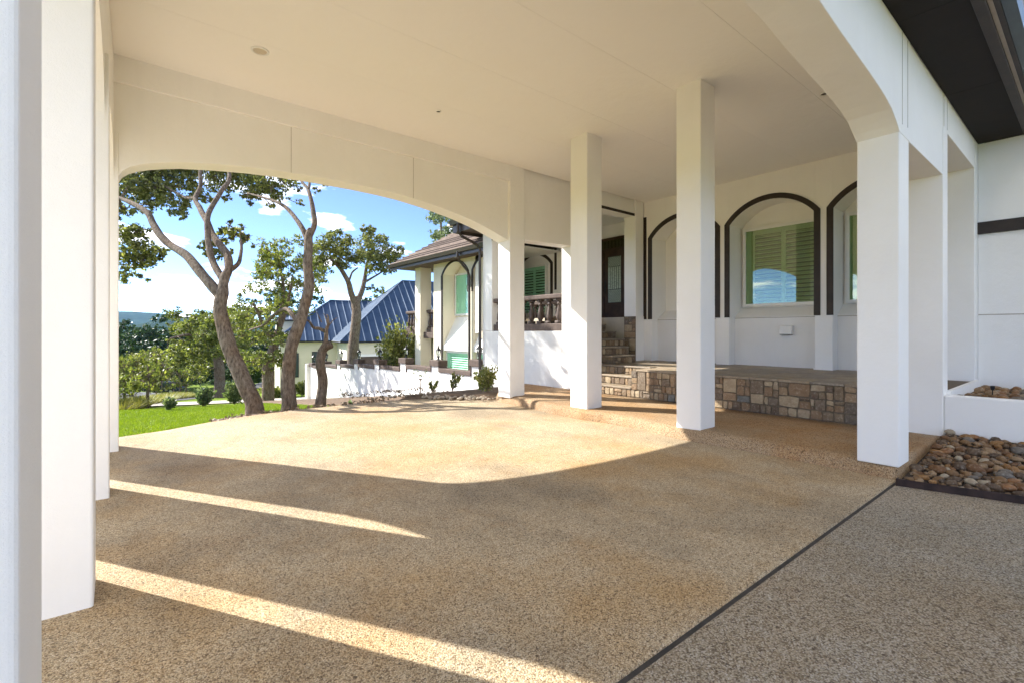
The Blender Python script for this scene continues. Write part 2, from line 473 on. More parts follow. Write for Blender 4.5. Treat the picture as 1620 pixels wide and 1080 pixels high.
# parenting that keeps parts built in world coordinates where they are
def _reparent(o, parent):
    o.parent = parent
    if parent.type == 'EMPTY' and parent.rotation_euler.z == 0:
        o.matrix_parent_inverse = Matrix.Translation(-Vector(parent.location))

def link(name, me, mat, parent=None, smooth=False):
    if mat is not None and not me.materials: me.materials.append(mat)
    if smooth: me.polygons.foreach_set('use_smooth', [True] * len(me.polygons))
    o = bpy.data.objects.new(name, me)
    COL.objects.link(o)
    if parent is not None: _reparent(o, parent)
    return o

def share(name, src, parent, loc=(0, 0, 0), rot=(0, 0, 0), scale=(1, 1, 1)):
    o = bpy.data.objects.new(name, src.data if hasattr(src, 'data') else src)
    COL.objects.link(o)
    if parent is not None: _reparent(o, parent)
    o.location = loc; o.rotation_euler = rot; o.scale = scale
    return o

def interp(tab, u):
    for (a, za), (b, zb) in zip(tab, tab[1:]):
        if u <= b: return za + (zb - za) * max(0, min(1, (u - a) / (b - a)))
    return tab[-1][1]

# ------------------------------------------------------------------ terrain
def gz(x, y):
    a = min(0.12, max(0.07, 0.09 + 0.004 * x))
    t = max(0.0, y - 7.3)
    if t > 13: t = 13 + (t - 13) * 0.85
    if t > 90: t = 90 + (t - 90) * 0.25
    s = min(1, t / 2.0)
    z = -a * (t - 0.9 * s * (1 - s * 0.5)) - 0.03 if t > 0 else -0.03
    if t > 0: z = -0.03 - a * t * (0.6 + 0.4 * s)
    return max(-26, z) + 0.03 * noise.noise(Vector((x * 0.35, y * 0.35, 0))) * min(1, t / 3)

def axis(lo, hi, d0, d1, step):
    v = [d0 + i * step for i in range(int((d1 - d0) / step) + 1)]
    s = step; x = v[-1]
    while x < hi: s *= 1.35; x += s; v.append(x)
    s = step; x = d0
    while x > lo: s *= 1.35; x -= s; v.insert(0, x)
    return v
xs, ys = axis(-4000, 4000, -12, 34, 0.6), axis(-4000, 5000, -4, 70, 0.6)
vv = [(x, y, gz(x, y)) for y in ys for x in xs]
nx = len(xs)
ff = [(j * nx + i, j * nx + i + 1, (j + 1) * nx + i + 1, (j + 1) * nx + i) for j in range(len(ys) - 1) for i in range(nx - 1)]
me = bpy.data.meshes.new('lawn'); me.from_pydata(vv, [], ff)
tag(link('lawn', me, M['lawn'], smooth=True), kind='structure')

def drape(name, line, width, mat, lift):
    """strip laid on the terrain along a plan line"""
    pts = []
    for (a, b) in zip(line, line[1:]):
        n = max(2, int((Vector(b) - Vector(a)).length / 1.0))
        pts += [Vector(a).lerp(Vector(b), i / n) for i in range(n)]
    pts.append(Vector(line[-1]))
    for _ in range(6):
        pts = [pts[0]] + [(pts[i - 1] + pts[i] * 2 + pts[i + 1]) / 4 for i in range(1, len(pts) - 1)] + [pts[-1]]
    v, f = [], []
    for i, p in enumerate(pts):
        t = (pts[min(i + 1, len(pts) - 1)] - pts[max(0, i - 1)]).normalized(); n = Vector((-t.y, t.x))
        w = width if not callable(width) else width(i / (len(pts) - 1))
        for k in range(7):
            q = p + n * w * (k / 6 - 0.5); v.append((q.x, q.y, gz(q.x, q.y) + lift))
    for i in range(len(pts) - 1):
        for k in range(6): f.append((i * 7 + k, i * 7 + k + 1, i * 7 + k + 8, i * 7 + k + 7))
    me = bpy.data.meshes.new(name); me.from_pydata(v, [], f)
    return tag(link(name, me, mat, smooth=True), kind='structure')
drape('street', [(-30, 10), (-9, 17.0), (-1.0, 26), (2.2, 38), (4.8, 55), (8.5, 78), (17, 105), (40, 150)], 6.5, M['asphalt'], 0.018)
drape('neighbour_drive', [(-1.5, 21.5), (0.8, 20.6), (2.6, 21.0), (7, 24.2), (11.5, 28.5), (15.5, 33.5), (20, 38)], lambda u: 2.8 + 3.6 * u, M['concrete'], 0.032)

# ------------------------------------------------------------------ driveway slabs
EDGE = [(-9, 6.7), (-2, 7.1), (0.06, 7.37), (0.49, 7.49), (1.01, 7.79), (1.6, 8.03), (2.25, 8.13), (2.98, 8.2), (3.92, 8.2),
        (4.5, 7.95), (5.0, 7.3), (5.45, 6.9), (5.6, 6.0)]
mb = MB()
mb.prism([(x, y, -0.14) for x, y in EDGE + [(5.6, 1.0965), (-9, 1.0965)]][::-1], (0, 0, 0.14))
tag(mb.build('driveway', M['drive'], bevel=0.012), kind='structure')
mb = MB()
mb.prism([(-9, 1.0735, -0.14), (-9, -9, -0.14), (9.3, -9, -0.14), (9.3, 1.0735, -0.14)], (0, 0, 0.137))
tag(mb.build('front_driveway', M['drive2'], bevel=0.012), kind='structure')
tag(MB().box(-9, 5.05, 1.0735, 1.0965, -0.14, -0.012).build('expansion_joint', M['joint']), kind='structure')

# raised walk with a rolled edge along the column line
WE = [(1.09, 5.06), (1.5, 5.08), (2.25, 5.10), (2.84, 5.05), (3.25, 5.06), (3.8, 5.17), (4.3, 5.18), (4.7, 5.09), (5.2, 5.12),
      (5.7, 5.20), (6.1, 5.26), (6.5, 5.24), (6.8, 5.30), (7.1, 5.45), (7.5, 5.95), (7.9, 6.55)]
mb = MB(); v, f = [], []
ny = 110
for j in range(ny + 1):
    y = 1.09 + (7.9 - 1.09) * j / ny
    xe = interp(WE, y) + 0.012 * noise.noise(Vector((0, y * 2.2, 3)))
    b = 0.012 * noise.noise(Vector((1, y * 3.0, 8)))
    prof = [(xe - 0.02, -0.1), (xe - 0.015, 0.0), (xe, 0.03), (xe + 0.012, 0.075 + b), (xe + 0.035, 0.107 + b), (xe + 0.075, 0.126 + b * 0.5), (xe + 0.13, 0.13)]
    prof += [(xe + 0.13 + (6.9 - xe - 0.13) * k / 4, 0.13) for k in range(1, 5)] + [(6.9, -0.1)]
    v += [(x, y, z) for x, z in prof]
k = len(v) // (ny + 1)
for j in range(ny):
    for i in range(k - 1): f.append((j * k + i, j * k + i + 1, (j + 1) * k + i + 1, (j + 1) * k + i))
f.append(tuple(range(k))); f.append(tuple(ny * k + i for i in range(k))[::-1])
mb.add(v, f)
tag(mb.build('walkway', M['walk'], smooth=True), kind='structure')

# planting bed between the drive and the garden wall: a low mound of soil
v, f = [], []
bx = [3.2 + 0.13 * i for i in range(29)]; by = [6.95 + 0.2 * i for i in range(60)]
for y in by:
    for x in bx:
        # distance in from the bed's outline
        d = min(interp([(6.9, x - 5.15), (7.4, x - 4.9), (8.0, x - 4.3), (8.3, x - 3.4), (30, x - 3.4)], y), 6.9 - x + 0.2, y - 6.9)
        base = min(0.02, gz(x, y)) if y > 8.2 else 0.0
        v.append((x, y, base - 0.10 + 0.17 * max(0, min(1, d / 0.35)) + 0.03 * noise.noise(Vector((x * 2, y * 2, 0)))))
n = len(bx)
f = [(j * n + i, j * n + i + 1, (j + 1) * n + i + 1, (j + 1) * n + i) for j in range(len(by) - 1) for i in range(n - 1)]
me = bpy.data.meshes.new('planting_bed'); me.from_pydata(v, [], f)
tag(link('planting_bed', me, M['mulch'], smooth=True), kind='structure')
# soil strip round the oaks
mb = MB(); v = []
for i in range(26):
    u = i / 25; x = 1.05 + u * 3.0; y0 = interp([(0.0, 7.6)] + EDGE[3:9], x) + 0.02
    w = 0.10 + 1.15 * math.sin(math.pi * min(1, u * 1.1)) ** 0.6 if u < 0.92 else 0.5
    for k in range(6):
        y = y0 + w * k / 5
        v.append((x, y, gz(x, y) + 0.035 + 0.03 * math.sin(math.pi * k / 5) + 0.015 * noise.noise(Vector((x * 4, y * 4, 2)))))
mb.add(v, [(i * 6 + k, i * 6 + k + 1, i * 6 + k + 7, i * 6 + k + 6) for i in range(25) for k in range(5)])
tag(mb.build('tree_bed', M['mulch'], smooth=True), kind='structure')

# ------------------------------------------------------------------ porte-cochere
CEIL = 4.09
PC = thing('porte_cochere', 'white stucco carport with arched openings and square columns over the drive', 'carport', (2.6, 3.9, 0))
st = M['stucco']
# left row of deep piers
for (xi, y0) in ((-0.115, 1.08), (-0.07, 2.88), (-0.025, 4.69), (0.04, 6.48)):
    MB().box(xi - 0.80, xi, y0, y0 + 0.32, -0.1, 3.3 if y0 < 6 else 3.3).build('pier', st, PC, bevel=0.012, seg=3)
def ell(y0, y1, zs, h, n=22, p=2.0):
    c, w = (y0 + y1) / 2, (y1 - y0) / 2
    return [(c + w * math.sin(t), zs + h * max(0, math.cos(t)) ** (2 / p)) for t in [-math.pi / 2 + math.pi * i / n for i in range(n + 1)]]
# arcade beam above the left piers (its inner face runs with the piers)
pts = [(1.10, 2.78)]
for a, b in ((1.40, 2.88), (3.20, 4.69), (5.01, 6.48)): pts += ell(a, b, 2.79, 0.46)
pts += [(6.78, 2.78)]
mb = MB(); mb.band(pts, 4.08, (-0.80, -0.02), 'y')
mb.v = [(x + interp([(1, -0.115), (3, -0.07), (5, -0.025), (7, 0.035)], y) + (0.015 if x < -0.5 else 0.0), y, z) for x, y, z in mb.v]
mb.build('arcade_beam', st, PC)
# free columns on the walk
for (x0, x1, y0, y1) in ((5.07, 5.39, 1.08, 1.38), (5.12, 5.44, 2.88, 3.19), (5.24, 5.565, 4.69, 5.02), (5.25, 5.58, 6.45, 6.78)):
    MB().box(x0, x1, y0, y1, 0.10, CEIL + 0.02 if y0 > 2 else 3.0).build('column', st, PC, bevel=0.012, seg=3)
# back and front arches
ARCH = [(-0.03, 2.83), (0.035, 2.84), (0.07, 2.91), (0.13, 2.965), (0.22, 3.01), (0.31, 3.045), (0.45, 3.085), (0.6, 3.12), (0.9, 3.165), (1.25, 3.205), (1.57, 3.228),
        (2.05, 3.245), (2.6, 3.25), (3.0, 3.24), (3.29, 3.225), (3.65, 3.185), (3.93, 3.145), (4.25, 3.09), (4.52, 3.03), (4.75, 2.97), (4.91, 2.92), (5.06, 2.87), (5.255, 2.80)]
mb = MB(); mb.band(ARCH, 4.12, (6.50, 6.80)); mb.build('back_arch_beam', st, PC, bevel=0.006)
MB().box(-0.03, 5.253, 6.455, 6.502, 3.815, 4.12).build('beam_moulding', st, PC, bevel=0.005)
for xj in (1.73, 3.44):
    MB().box(xj - 0.003, xj + 0.003, 6.4975, 6.52, interp(ARCH, xj) + 0.004, 3.813).build('control_joint', M['hairline'], PC)
FARCH = [(-0.12, 2.84)] + [(max(-0.11, -0.15 + (x - 0.035) * 5.22 / 5.22), z) for x, z in ARCH[2:7]] + [(x - 0.12, z) for x, z in ARCH[7:15]] + \
        [(3.65, 3.17), (4.03, 3.135), (4.25, 3.115), (4.48, 3.09), (4.68, 3.06), (4.83, 3.025), (4.93, 2.98), (5.0, 2.945), (5.04, 2.92), (5.072, 2.90)]
FARCH = sorted(set(FARCH))
mb = MB(); mb.band(FARCH + [(5.075, 2.899), (5.40, 2.897)], 4.12, (1.075, 1.385)); mb.build('front_arch_beam', st, PC, bevel=0.005)
for xj in (5.14, 5.32): MB().box(xj - 0.003, xj + 0.003, 1.0725, 1.09, 3.0 if xj > 5.2 else 2.98, 3.755).build('control_joint', M['hairline'], PC)
# ceiling boards with fine joints between them
yy = [1.385, 2.21, 3.23, 4.26, 5.285, 6.455]
for a, b in zip(yy, yy[1:]):
    MB().box(-0.15, 9.7, a + 0.0012, b - 0.0012, CEIL, CEIL + 0.02).build('ceiling_panel', M['ceiling'], PC)
MB().box(-0.35, 9.8, 1.1, 6.78, CEIL + 0.021, CEIL + 0.08).build('ceiling_deck', M['hairline'], PC)
# roof with dark eaves
def hip(x0, x1, y0, y1, z0, rise, run):
    rx = min(run, (x1 - x0) / 2 - 0.01); ry = min(run, (y1 - y0) / 2 - 0.01)
    r = min(rx, ry); z1 = z0 + rise * r / run
    v = [(x0, y0, z0), (x1, y0, z0), (x1, y1, z0), (x0, y1, z0), (x0 + r, y0 + r, z1), (x1 - r, y0 + r, z1), (x1 - r, y1 - r, z1), (x0 + r, y1 - r, z1)]
    return v, [(0, 1, 5, 4), (1, 2, 6, 5), (2, 3, 7, 6), (3, 0, 4, 7), (4, 5, 6, 7)]
mb = MB(); mb.add(*hip(-1.15, 18, 0.40, 7.20, 3.93, 1.9, 3.0)); mb.build('roof', M['shingle'], PC)
# front eave, board by board as the camera sees it from below
MB().box(-1.1, 9.04, 0.645, 1.073, 3.765, 3.79).build('soffit', M['soffit'], PC)
for xj in (1.07, 3.02, 4.97, 6.91):
    MB().box(xj - 0.002, xj + 0.002, 0.66, 1.06, 3.7638, 3.77).build('soffit_joint', M['dark'], PC)
MB().box(-1.1, 9.04, 0.567, 0.643, 3.750, 3.80).build('eave_board', M['trim'], PC, bevel=0.006)
MB().box(-1.1, 9.04, 0.536, 0.565, 3.772, 3.90).build('fascia', M['beige'], PC)
MB().box(-1.1, 9.04, 0.500, 0.534, 3.757, 3.90).build('fascia_strip', M['trim'], PC)
mb = MB(); mb.prism([(-1.1, 0.498, 3.770), (-1.1, 0.42, 3.770), (-1.1, 0.40, 3.80), (-1.1, 0.395, 3.90), (-1.1, 0.498, 3.90)], (10.1, 0, 0))
mb.build('gutter', M['gutter_teal'], PC)
MB().box(-1.1, 9.0, 0.385, 0.397, 3.86, 3.93).build('gutter_lip', M['beige'], PC)
# back and left eaves
MB().box(-1.1, 6.3, 6.802, 7.15, 3.775, 3.80).build('soffit', M['soffit'], PC)
MB().box(-1.1, 6.3, 7.152, 7.18, 3.765, 3.93).build('fascia', M['trim'], PC)
MB().box(-1.12, -0.80, 0.8, 7.15, 3.805, 3.83).build('soffit', M['soffit'], PC)

# back wall line continued to the house: pier E, short beams
MB().box(6.85, 7.17, 6.49, 6.80, 0.08, 4.12).build('column', st, PC, bevel=0.012, seg=3)
mb = MB(); mb.band([(5.582, 2.86), (6.848, 2.885)], 4.12, (6.505, 6.795)); mb.build('lintel_beam', st, PC, bevel=0.006)
MB().box(7.172, 8.785, 6.50, 6.78, 3.757, 4.12).build('lintel_beam', st, PC, bevel=0.006)
MB().box(7.172, 8.79, 6.486, 6.499, 3.755, 3.81).build('beam_trim', M['trim'], PC)
# front wall line continued to the house
MB().box(5.402, 6.80, 1.08, 1.38, 2.90, 4.12).build('lintel_beam', st, PC, bevel=0.005)
MB().box(6.80, 7.03, 1.075, 1.385, 0.08, 4.12).build('pier', st, PC, bevel=0.01, seg=3)
MB().box(7.032, 8.795, 1.08, 1.38, 3.40, 4.12).build('lintel_beam', st, PC, bevel=0.005)
MB().box(8.80, 9.10, 1.077, 1.383, 0.5, 4.12).build('pier', st, PC, bevel=0.01, seg=3)
for xj in (6.83, 7.0): MB().box(xj - 0.003, xj + 0.003, 1.0725, 1.09, 3.42, 3.755).build('control_joint', M['hairline'], PC)

# ------------------------------------------------------------------ house
HO = thing('house', 'white stucco main house with dark arch trim, green windows and brown roof', 'house', (9.5, 5, 0))
X1, XL, X2 = 9.10, 9.33, 9.64
def window(parent, X, y0, y1, z0, z1, gmat, panels=2, nslat=17, fw=0.055, side=0.16, sm='shutter'):
    """window in a wall facing -X: frame, pane, shutter frame and louvres"""
    d = 0.085
    mb = MB()
    mb.box(X - d, X, y0, y0 + fw, z0, z1); mb.box(X - d, X, y1 - fw, y1, z0, z1)
    mb.box(X - d + 0.001, X, y0 + fw, y1 - fw, z0, z0 + fw); mb.box(X - d + 0.001, X, y0 + fw, y1 - fw, z1 - fw, z1)
    w = mb.build('window', M['vinyl'], parent)
    MB().box(X - 0.068, X - 0.062, y0 + fw, y1 - fw, z0 + fw, z1 - fw).build('pane', gmat, w)
    MB().box(X - 0.012, X - 0.004, y0 + fw, y1 - fw, z0 + fw, z1 - fw).build('blind_backing', M['dark'], w)
    a, b, lo, hi = y0 + fw, y1 - fw, z0 + fw, z1 - fw
    s = 0.052
    mb = MB()
    mb.box(X - 0.045, X - 0.02, a, a + s, lo, hi); mb.box(X - 0.045, X - 0.02, b - side, b, lo, hi)
    mb.box(X - 0.044, X - 0.021, a + s, b - side, lo, lo + s * 0.6); mb.box(X - 0.044, X - 0.021, a + s, b - side, hi - s * 1.7, hi)
    step = (b - side - a - s) / panels
    for k in range(1, panels):
        mb.box(X - 0.046, X - 0.019, a + s + step * k - s * 0.75, a + s + step * k + s * 0.75, lo, hi)
    mb.build('shutter_frame', M[sm], w)
    zz0, zz1 = lo + s * 0.6, hi - s * 1.7
    pitch = (zz1 - zz0) / nslat
    for k in range(panels):
        ya = a + s + step * k + (s * 0.75 if k else 0); yb = a + s + step * (k + 1) - (s * 0.75 if k < panels - 1 else 0)
        me = None
        for i in range(nslat):
            if me is None:
                q = MB(); t = R(38)
                q.obox((0, 0, 0), (0.016, 0, pitch * 0.30), (0, (yb - ya) / 2 - 0.002, 0), (-0.003, 0, 0.004))
                me = q.mesh('slat'); me.materials.append(M[sm])
            share('slat', me, w, (X - 0.034, (ya + yb) / 2, zz0 + pitch * (i + 0.5)))
    return w

def arch_pts(y0, y1, zs, h, n=20):
    """segmental arch from spring to spring"""
    c, w = (y0 + y1) / 2, (y1 - y0) / 2
    rr = (w * w + h * h) / (2 * h); a = math.asin(min(1, w / rr))
    return [(c + rr * math.sin(t), zs + h - rr + rr * math.cos(t)) for t in [-a + 2 * a * i / n for i in range(n + 1)]]

def arch_trim(parent, X, y0, y1, z0, zs, h, w=0.095, th=0.022):
    inner = [(y0, z0)] + arch_pts(y0, y1, zs, h) + [(y1, z0)]
    outer = [(y0 - w, z0)] + arch_pts(y0 - w, y1 + w, zs + 0.02, h + w * 0.75) + [(y1 + w, z0)]
    v = []
    for (a, b), (c, d) in zip(inner, outer): v += [(X, a, b), (X, c, d), (X - th, a, b), (X - th, c, d)]
    n = len(inner); f = []
    for i in range(n - 1):
        p, q = 4 * i, 4 * i + 4
        f += [(p, q, q + 1, p + 1), (p + 2, p + 3, q + 3, q + 2), (p, p + 2, q + 2, q), (p + 1, q + 1, q + 3, p + 3)]
    f += [(0, 1, 3, 2), (4 * n - 4, 4 * n - 2, 4 * n - 1, 4 * n - 3)]
    return MB().add(v, f).build('arch_trim', M['trim'], parent)

# window wall at the back of the terrace: three niches
NICHES = [(1.34, 2.81), (3.07, 4.54), (4.80, 6.27)]
for i, (a, b) in enumerate(NICHES):
    mb = MB(); mb.band(arch_pts(a, b, 3.27, 0.36), 4.12, (X1, X2), 'y'); mb.build('niche_head', st, HO)
    arch_trim(HO, X1 + 0.002, a + 0.012, b - 0.012, 1.505, 3.26, 0.35)
    MB().box(XL, X2 + 0.1, a, b, 0.55, 1.50).build('apron_wall', M['tan_wall'], HO)
    mb = MB(); mb.prism([(XL - 0.012, a, 1.501), (XL - 0.012, a, 1.512), (X2, a, 1.70), (X2, a, 1.501)], (0, b - a, 0)); mb.build('sloped_sill', st, HO)
    MB().box(X2, X2 + 0.2, a, b, 1.501, 3.75).build('niche_back', st, HO)
    wd = window(HO, X2 - 0.001, a + 0.06, (b - 0.05) if i < 2 else 5.72, 1.715, 3.235, M['glass'])
for (a, b) in ((1.10, 1.34), (2.81, 3.07), (4.54, 4.80), (6.27, 6.62)):
    MB().box(X1, X2 + 0.2, a, b, 0.55, 4.12).build('pilaster', st, HO, bevel=0.006)
MB().box(X1 - 0.012, X1 + 0.01, 6.40, 6.475, 1.505, 3.76).build('trim_strip', M['trim'], HO)
for a, b in [(1.34, 2.81), (3.07, 4.54), (4.80, 6.27)]:
    MB().box(XL - 0.0035, XL + 0.01, a, b, 1.488, 1.499).build('reveal_line', M['hairline'], HO)
mb = MB().box(X1 - 0.035, X1, 2.80, 3.08, 0.60, 0.635); mb.build('pilaster_base', st, HO)
# cap vent under the middle window
mb = MB()
mb.prism([(XL - 0.005, 3.49, 1.345), (XL - 0.075, 3.49, 1.33), (XL - 0.105, 3.49, 1.19), (XL - 0.005, 3.49, 1.19)], (0, 0.20, 0))
wv = mb.build('wall_vent', M['vinyl'], HO, bevel=0.008)
MB().box(XL - 0.095, XL - 0.01, 3.50, 3.68, 1.180, 1.1895).build('vent_flap', M['gutter'], wv)
# wing wall on the right with its dark band
MB().box(9.05, 9.35, -6, 1.074, 0.0, 3.764).build('wing_wall', st, HO)
MB().box(9.015, 9.06, -6, 1.10, 2.545, 2.705).build('wall_band', M['trim'], HO, bevel=0.004)
MB().box(9.046, 9.06, -6, 1.07, 1.455, 1.468).build('reveal_line', M['hairline'], HO)
MB().box(8.99, 9.04, -6, 0.644, 3.80, 3.83).build('soffit', M['soffit'], HO)
# pilaster and plinth by the stairs
MB().box(8.79, 9.07, 6.46, 6.77, 1.57, 4.12).build('pilaster', st, HO, bevel=0.008)
MB().box(8.80, 9.095, 6.463, 6.77, 0.55, 1.569).build('plinth', st, HO)
# porch back wall, entrance recess
MB().box(10.3, 10.5, 6.62, 9.42, 1.3, 4.3).build('entry_wall', st, HO)
MB().box(9.5, 10.3, 9.42, 9.62, 1.2, 4.3).build('entry_side_wall', st, HO)
MB().box(9.5, 9.7, 9.62, 11.3, 1.2, 4.3).build('porch_back_wall', st, HO)
MB().box(8.0, 9.5, 11.2, 11.4, 1.2, 4.3).build('porch_side_wall', st, HO)
MB().box(7.0, 10.4, 6.81, 11.3, CEIL, CEIL + 0.05).build('porch_ceiling', M['ceiling'], HO)
window(HO, 9.498, 9.95, 11.15, 1.72, 3.15, M['glass_far'], 2, 15, sm='mintshutter')
arch_trim(HO, 9.502, 9.86, 11.19, 1.3, 3.15, 0.30, 0.09)
MB().box(9.478, 9.502, 9.62, 9.69, 2.4, 4.0).build('trim_strip', M['trim'], HO)
# wall below the balustrade and the corner pier
MB().box(6.85, 7.06, 6.802, 9.45, -1.6, 1.25).build('porch_wall', st, HO)
MB().box(6.85, 7.15, 9.085, 9.45, 1.251, 4.12).build('corner_pier', st, HO, bevel=0.01)
MB().box(6.86, 7.14, 6.81, 9.08, 3.375, 4.12).build('porch_beam', st, HO)
MB().box(7.152, 7.998, 9.30, 9.44, 3.375, 4.085).build('porch_beam', st, HO)
MB().box(6.838, 6.858, 6.81, 9.084, 3.37, 3.43).build('beam_trim', M['trim'], HO)
MB().box(7.061, 8.2, 7.64, 9.42, 1.05, 1.25).build('porch_floor', M['porchtile'], HO)
MB().box(8.201, 10.3, 7.64, 9.42, 1.05, 1.57).build('entry_floor', M['porchtile'], HO)
MB().box(9.10, 10.3, 6.64, 7.638, 1.05, 1.57).build('entry_floor', M['porchtile'], HO)
MB().box(8.01, 9.5, 9.425, 11.2, 1.05, 1.25).build('porch_floor', M['porchtile'], HO)
# double door with leaded glass and transom
dr = MB().box(10.24, 10.298, 7.75, 9.30, 1.571, 3.74).build('door_frame', M['door'], HO, bevel=0.006)
MB().box(10.225, 10.239, 7.85, 9.20, 3.45, 3.66).build('transom', M['glass'], dr)
for y0 in (7.84, 8.53):
    d = MB().box(10.215, 10.238, y0, y0 + 0.67, 1.58, 3.36).build('door_leaf', M['door'], HO, bevel=0.004)
    d2 = MB().box(10.20, 10.2145, y0 + 0.13, y0 + 0.54, 2.0, 3.22).build('glass_panel', M['leaded'], d)
    mb = MB()
    for k in range(1, 6): mb.box(10.193, 10.2, y0 + 0.13 + k * 0.068 - 0.004, y0 + 0.13 + k * 0.068 + 0.004, 2.35, 2.95)
    for z in (2.0, 2.35, 2.95, 3.21): mb.box(10.192, 10.199, y0 + 0.13, y0 + 0.54, z - 0.006, z + 0.006)
    for z0, z1 in ((2.0, 2.35), (2.95, 3.21)):
        for k in range(-4, 9):
            ya, yb = y0 + 0.13 + k * 0.068, y0 + 0.13 + k * 0.068 + (z1 - z0)
            for s in (0, 1):
                p, q = ((ya, z0), (yb, z1)) if s == 0 else ((ya, z1), (yb, z0))
                t0 = max(0, (y0 + 0.13 - p[0]) / (q[0] - p[0])); t1 = min(1, (y0 + 0.54 - p[0]) / (q[0] - p[0]))
                if t1 - t0 > 0.03:
                    L = lambda t: (10.196, p[0] + (q[0] - p[0]) * t, p[1] + (q[1] - p[1]) * t)
                    mb.tube([L(t0), L(t1)], 0.004, 4)
    mb.build('leading', M['iron'], d)
    yh = y0 + 0.62 if y0 < 8 else y0 + 0.05
    MB().tube([(10.21, yh, 2.25), (10.17, yh, 2.27), (10.17, yh, 2.55), (10.21, yh, 2.57)], 0.011, 6).build('door_handle', M['iron'], d)
# bay wing further down the slope: arched niches over lower windows
XB = 8.0
for (a, b) in ((11.78, 13.18), (10.2, 11.52)):
    mb = MB(); mb.band(arch_pts(a, b, 3.02, 0.36), 3.60, (XB, XB + 0.5), 'y'); mb.build('niche_head', M['cream'], HO)
    arch_trim(HO, XB + 0.002, a + 0.01, b - 0.01, 2.4, 3.0, 0.35, 0.07)
    MB().box(XB + 0.5, XB + 0.7, a, b, -2.5, 3.55).build('niche_back', M['cream'], HO)
    mb = MB(); mb.prism([(XB + 0.02, a, 0.66), (XB + 0.02, a, 0.80), (XB + 0.5, a, 1.70), (XB + 0.5, a, 0.66)], (0, b - a, 0)); mb.build('sloped_sill', st, HO)
    window(HO, XB + 0.499, a + 0.05, b - 0.05, 1.74, 3.06, M['glass_far'], 1, 15, side=0.62, sm='mintshutter')
    MB().box(XB + 0.12, XB + 0.5, a, b, -2.5, 0.0).build('apron_wall', st, HO)
    window(HO, XB + 0.2, a + 0.02, b - 0.02, 0.0, 0.64, M['glass_far'], 1, 6, sm='mintshutter')
for (a, b, w_) in ((9.452, 10.2, 0.06), (11.52, 11.78, 0.7), (13.18, 13.75, 0.7)):
    MB().box(XB, XB + w_, a, b, -2.5, 3.60).build('pilaster', M['cream'], HO)
for y in (13.22,): MB().box(XB - 0.018, XB + 0.01, y - 0.04, y + 0.05, -2.4, 3.0).build('trim_strip', M['trim'], HO)
MB().box(XB, XB + 0.42, 14.62, 15.0, -3, 3.42).build('balcony_column', M['cream'], HO, bevel=0.01)
MB().box(8.12, 9.4, 13.76, 16.2, 1.02, 1.22).build('balcony_slab', M['brown'], HO, bevel=0.01)
MB().box(8.9, 12, 13.76, 15.9, -3, 1.0).build('lower_wall', M['cream'], HO)
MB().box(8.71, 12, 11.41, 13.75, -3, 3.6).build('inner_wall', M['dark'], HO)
# bay roof: soffit, fascia, gutter, courses of shingle
EX, EY = 7.40, 15.70
MB().box(EX + 0.052, XB - 0.002, 9.46, 13.76, 3.40, 3.425).build('soffit', M['brown'], HO)
MB().box(EX + 0.052, XB + 4, 13.761, EY - 0.04, 3.40, 3.425).build('soffit', M['brown'], HO)
MB().box(XB + 0.062, 9.498, 9.45, 11.198, 3.42, 3.45).build('porch_ceiling', M['ceiling'], HO)
MB().box(EX + 0.02, EX + 0.05, 9.46, EY, 3.34, 3.52).build('fascia', M['gutter'], HO)
mb = MB(); mb.prism([(EX + 0.018, 9.46, 3.43), (EX - 0.05, 9.46, 3.43), (EX - 0.085, 9.46, 3.53), (EX + 0.018, 9.46, 3.53)], (0, EY + 0.03 - 9.46, 0)); mb.build('gutter', M['gutter'], HO)
mb = MB(); TP = math.tan(R(34)); mm = 3.0
v = [(EX, 9.3, 3.53), (EX, EY, 3.53), (EX + 6.2, EY, 3.53), (EX + 6.2, 9.3, 3.53), (EX + mm, 9.3, 3.53 + mm * TP), (EX + mm, EY - mm, 3.53 + mm * TP), (EX + 6.2 - mm, EY - mm, 3.53 + mm * TP), (EX + 6.2 - mm, 9.3, 3.53 + mm * TP)]
br = MB().add(v, [(0, 4, 5, 1), (1, 5, 6, 2), (2, 6, 7, 3), (4, 7, 6, 5), (0, 1, 2, 3), (0, 3, 7, 4)]).build('bay_roof', M['shingle'], HO)
e = 0.16
for i in range(18):
    m0, m1 = i * e, (i + 1) * e + 0.02
    lo, hi = 3.545 + m0 * TP, 3.532 + m1 * TP
    v = [(EX + m0, 9.3, lo + 0.035), (EX + m0, EY - m0, lo + 0.035), (EX + m1, EY - m1, hi), (EX + m1, 9.3, hi),
         (EX + m0, 9.3, lo - 0.012), (EX + m0, EY - m0, lo - 0.012)]
    MB().add(v, [(0, 1, 2, 3), (0, 4, 5, 1), (4, 0, 3), (5, 2, 1)]).build('shingle_course', M['shingle'], br)
# main roof corner over the porch
MB().box(6.40, 6.848, 7.2, 10.0, 3.70, 3.725).build('soffit', M['brown'], HO)
MB().box(6.849, 8.4, 9.455, 10.0, 3.70, 3.725).build('soffit', M['brown'], HO)
MB().box(6.37, 6.40, 6.9, 10.03, 3.62, 3.90).build('fascia', M['gutter'], HO)
MB().box(6.40, 9.0, 10.0, 10.03, 3.62, 3.90).build('fascia', M['gutter'], HO)
mb = MB(); mb.prism([(6.368, 7.3, 3.80), (6.30, 7.3, 3.80), (6.265, 7.3, 3.91), (6.368, 7.3, 3.91)], (0, 2.76, 0)); mb.build('gutter', M['gutter'], HO)
mb = MB(); mb.add(*hip(6.30, 16, 6.86, 10.05, 3.92, 2.4, 4.0)); mb.build('main_roof', M['shingle'], HO)
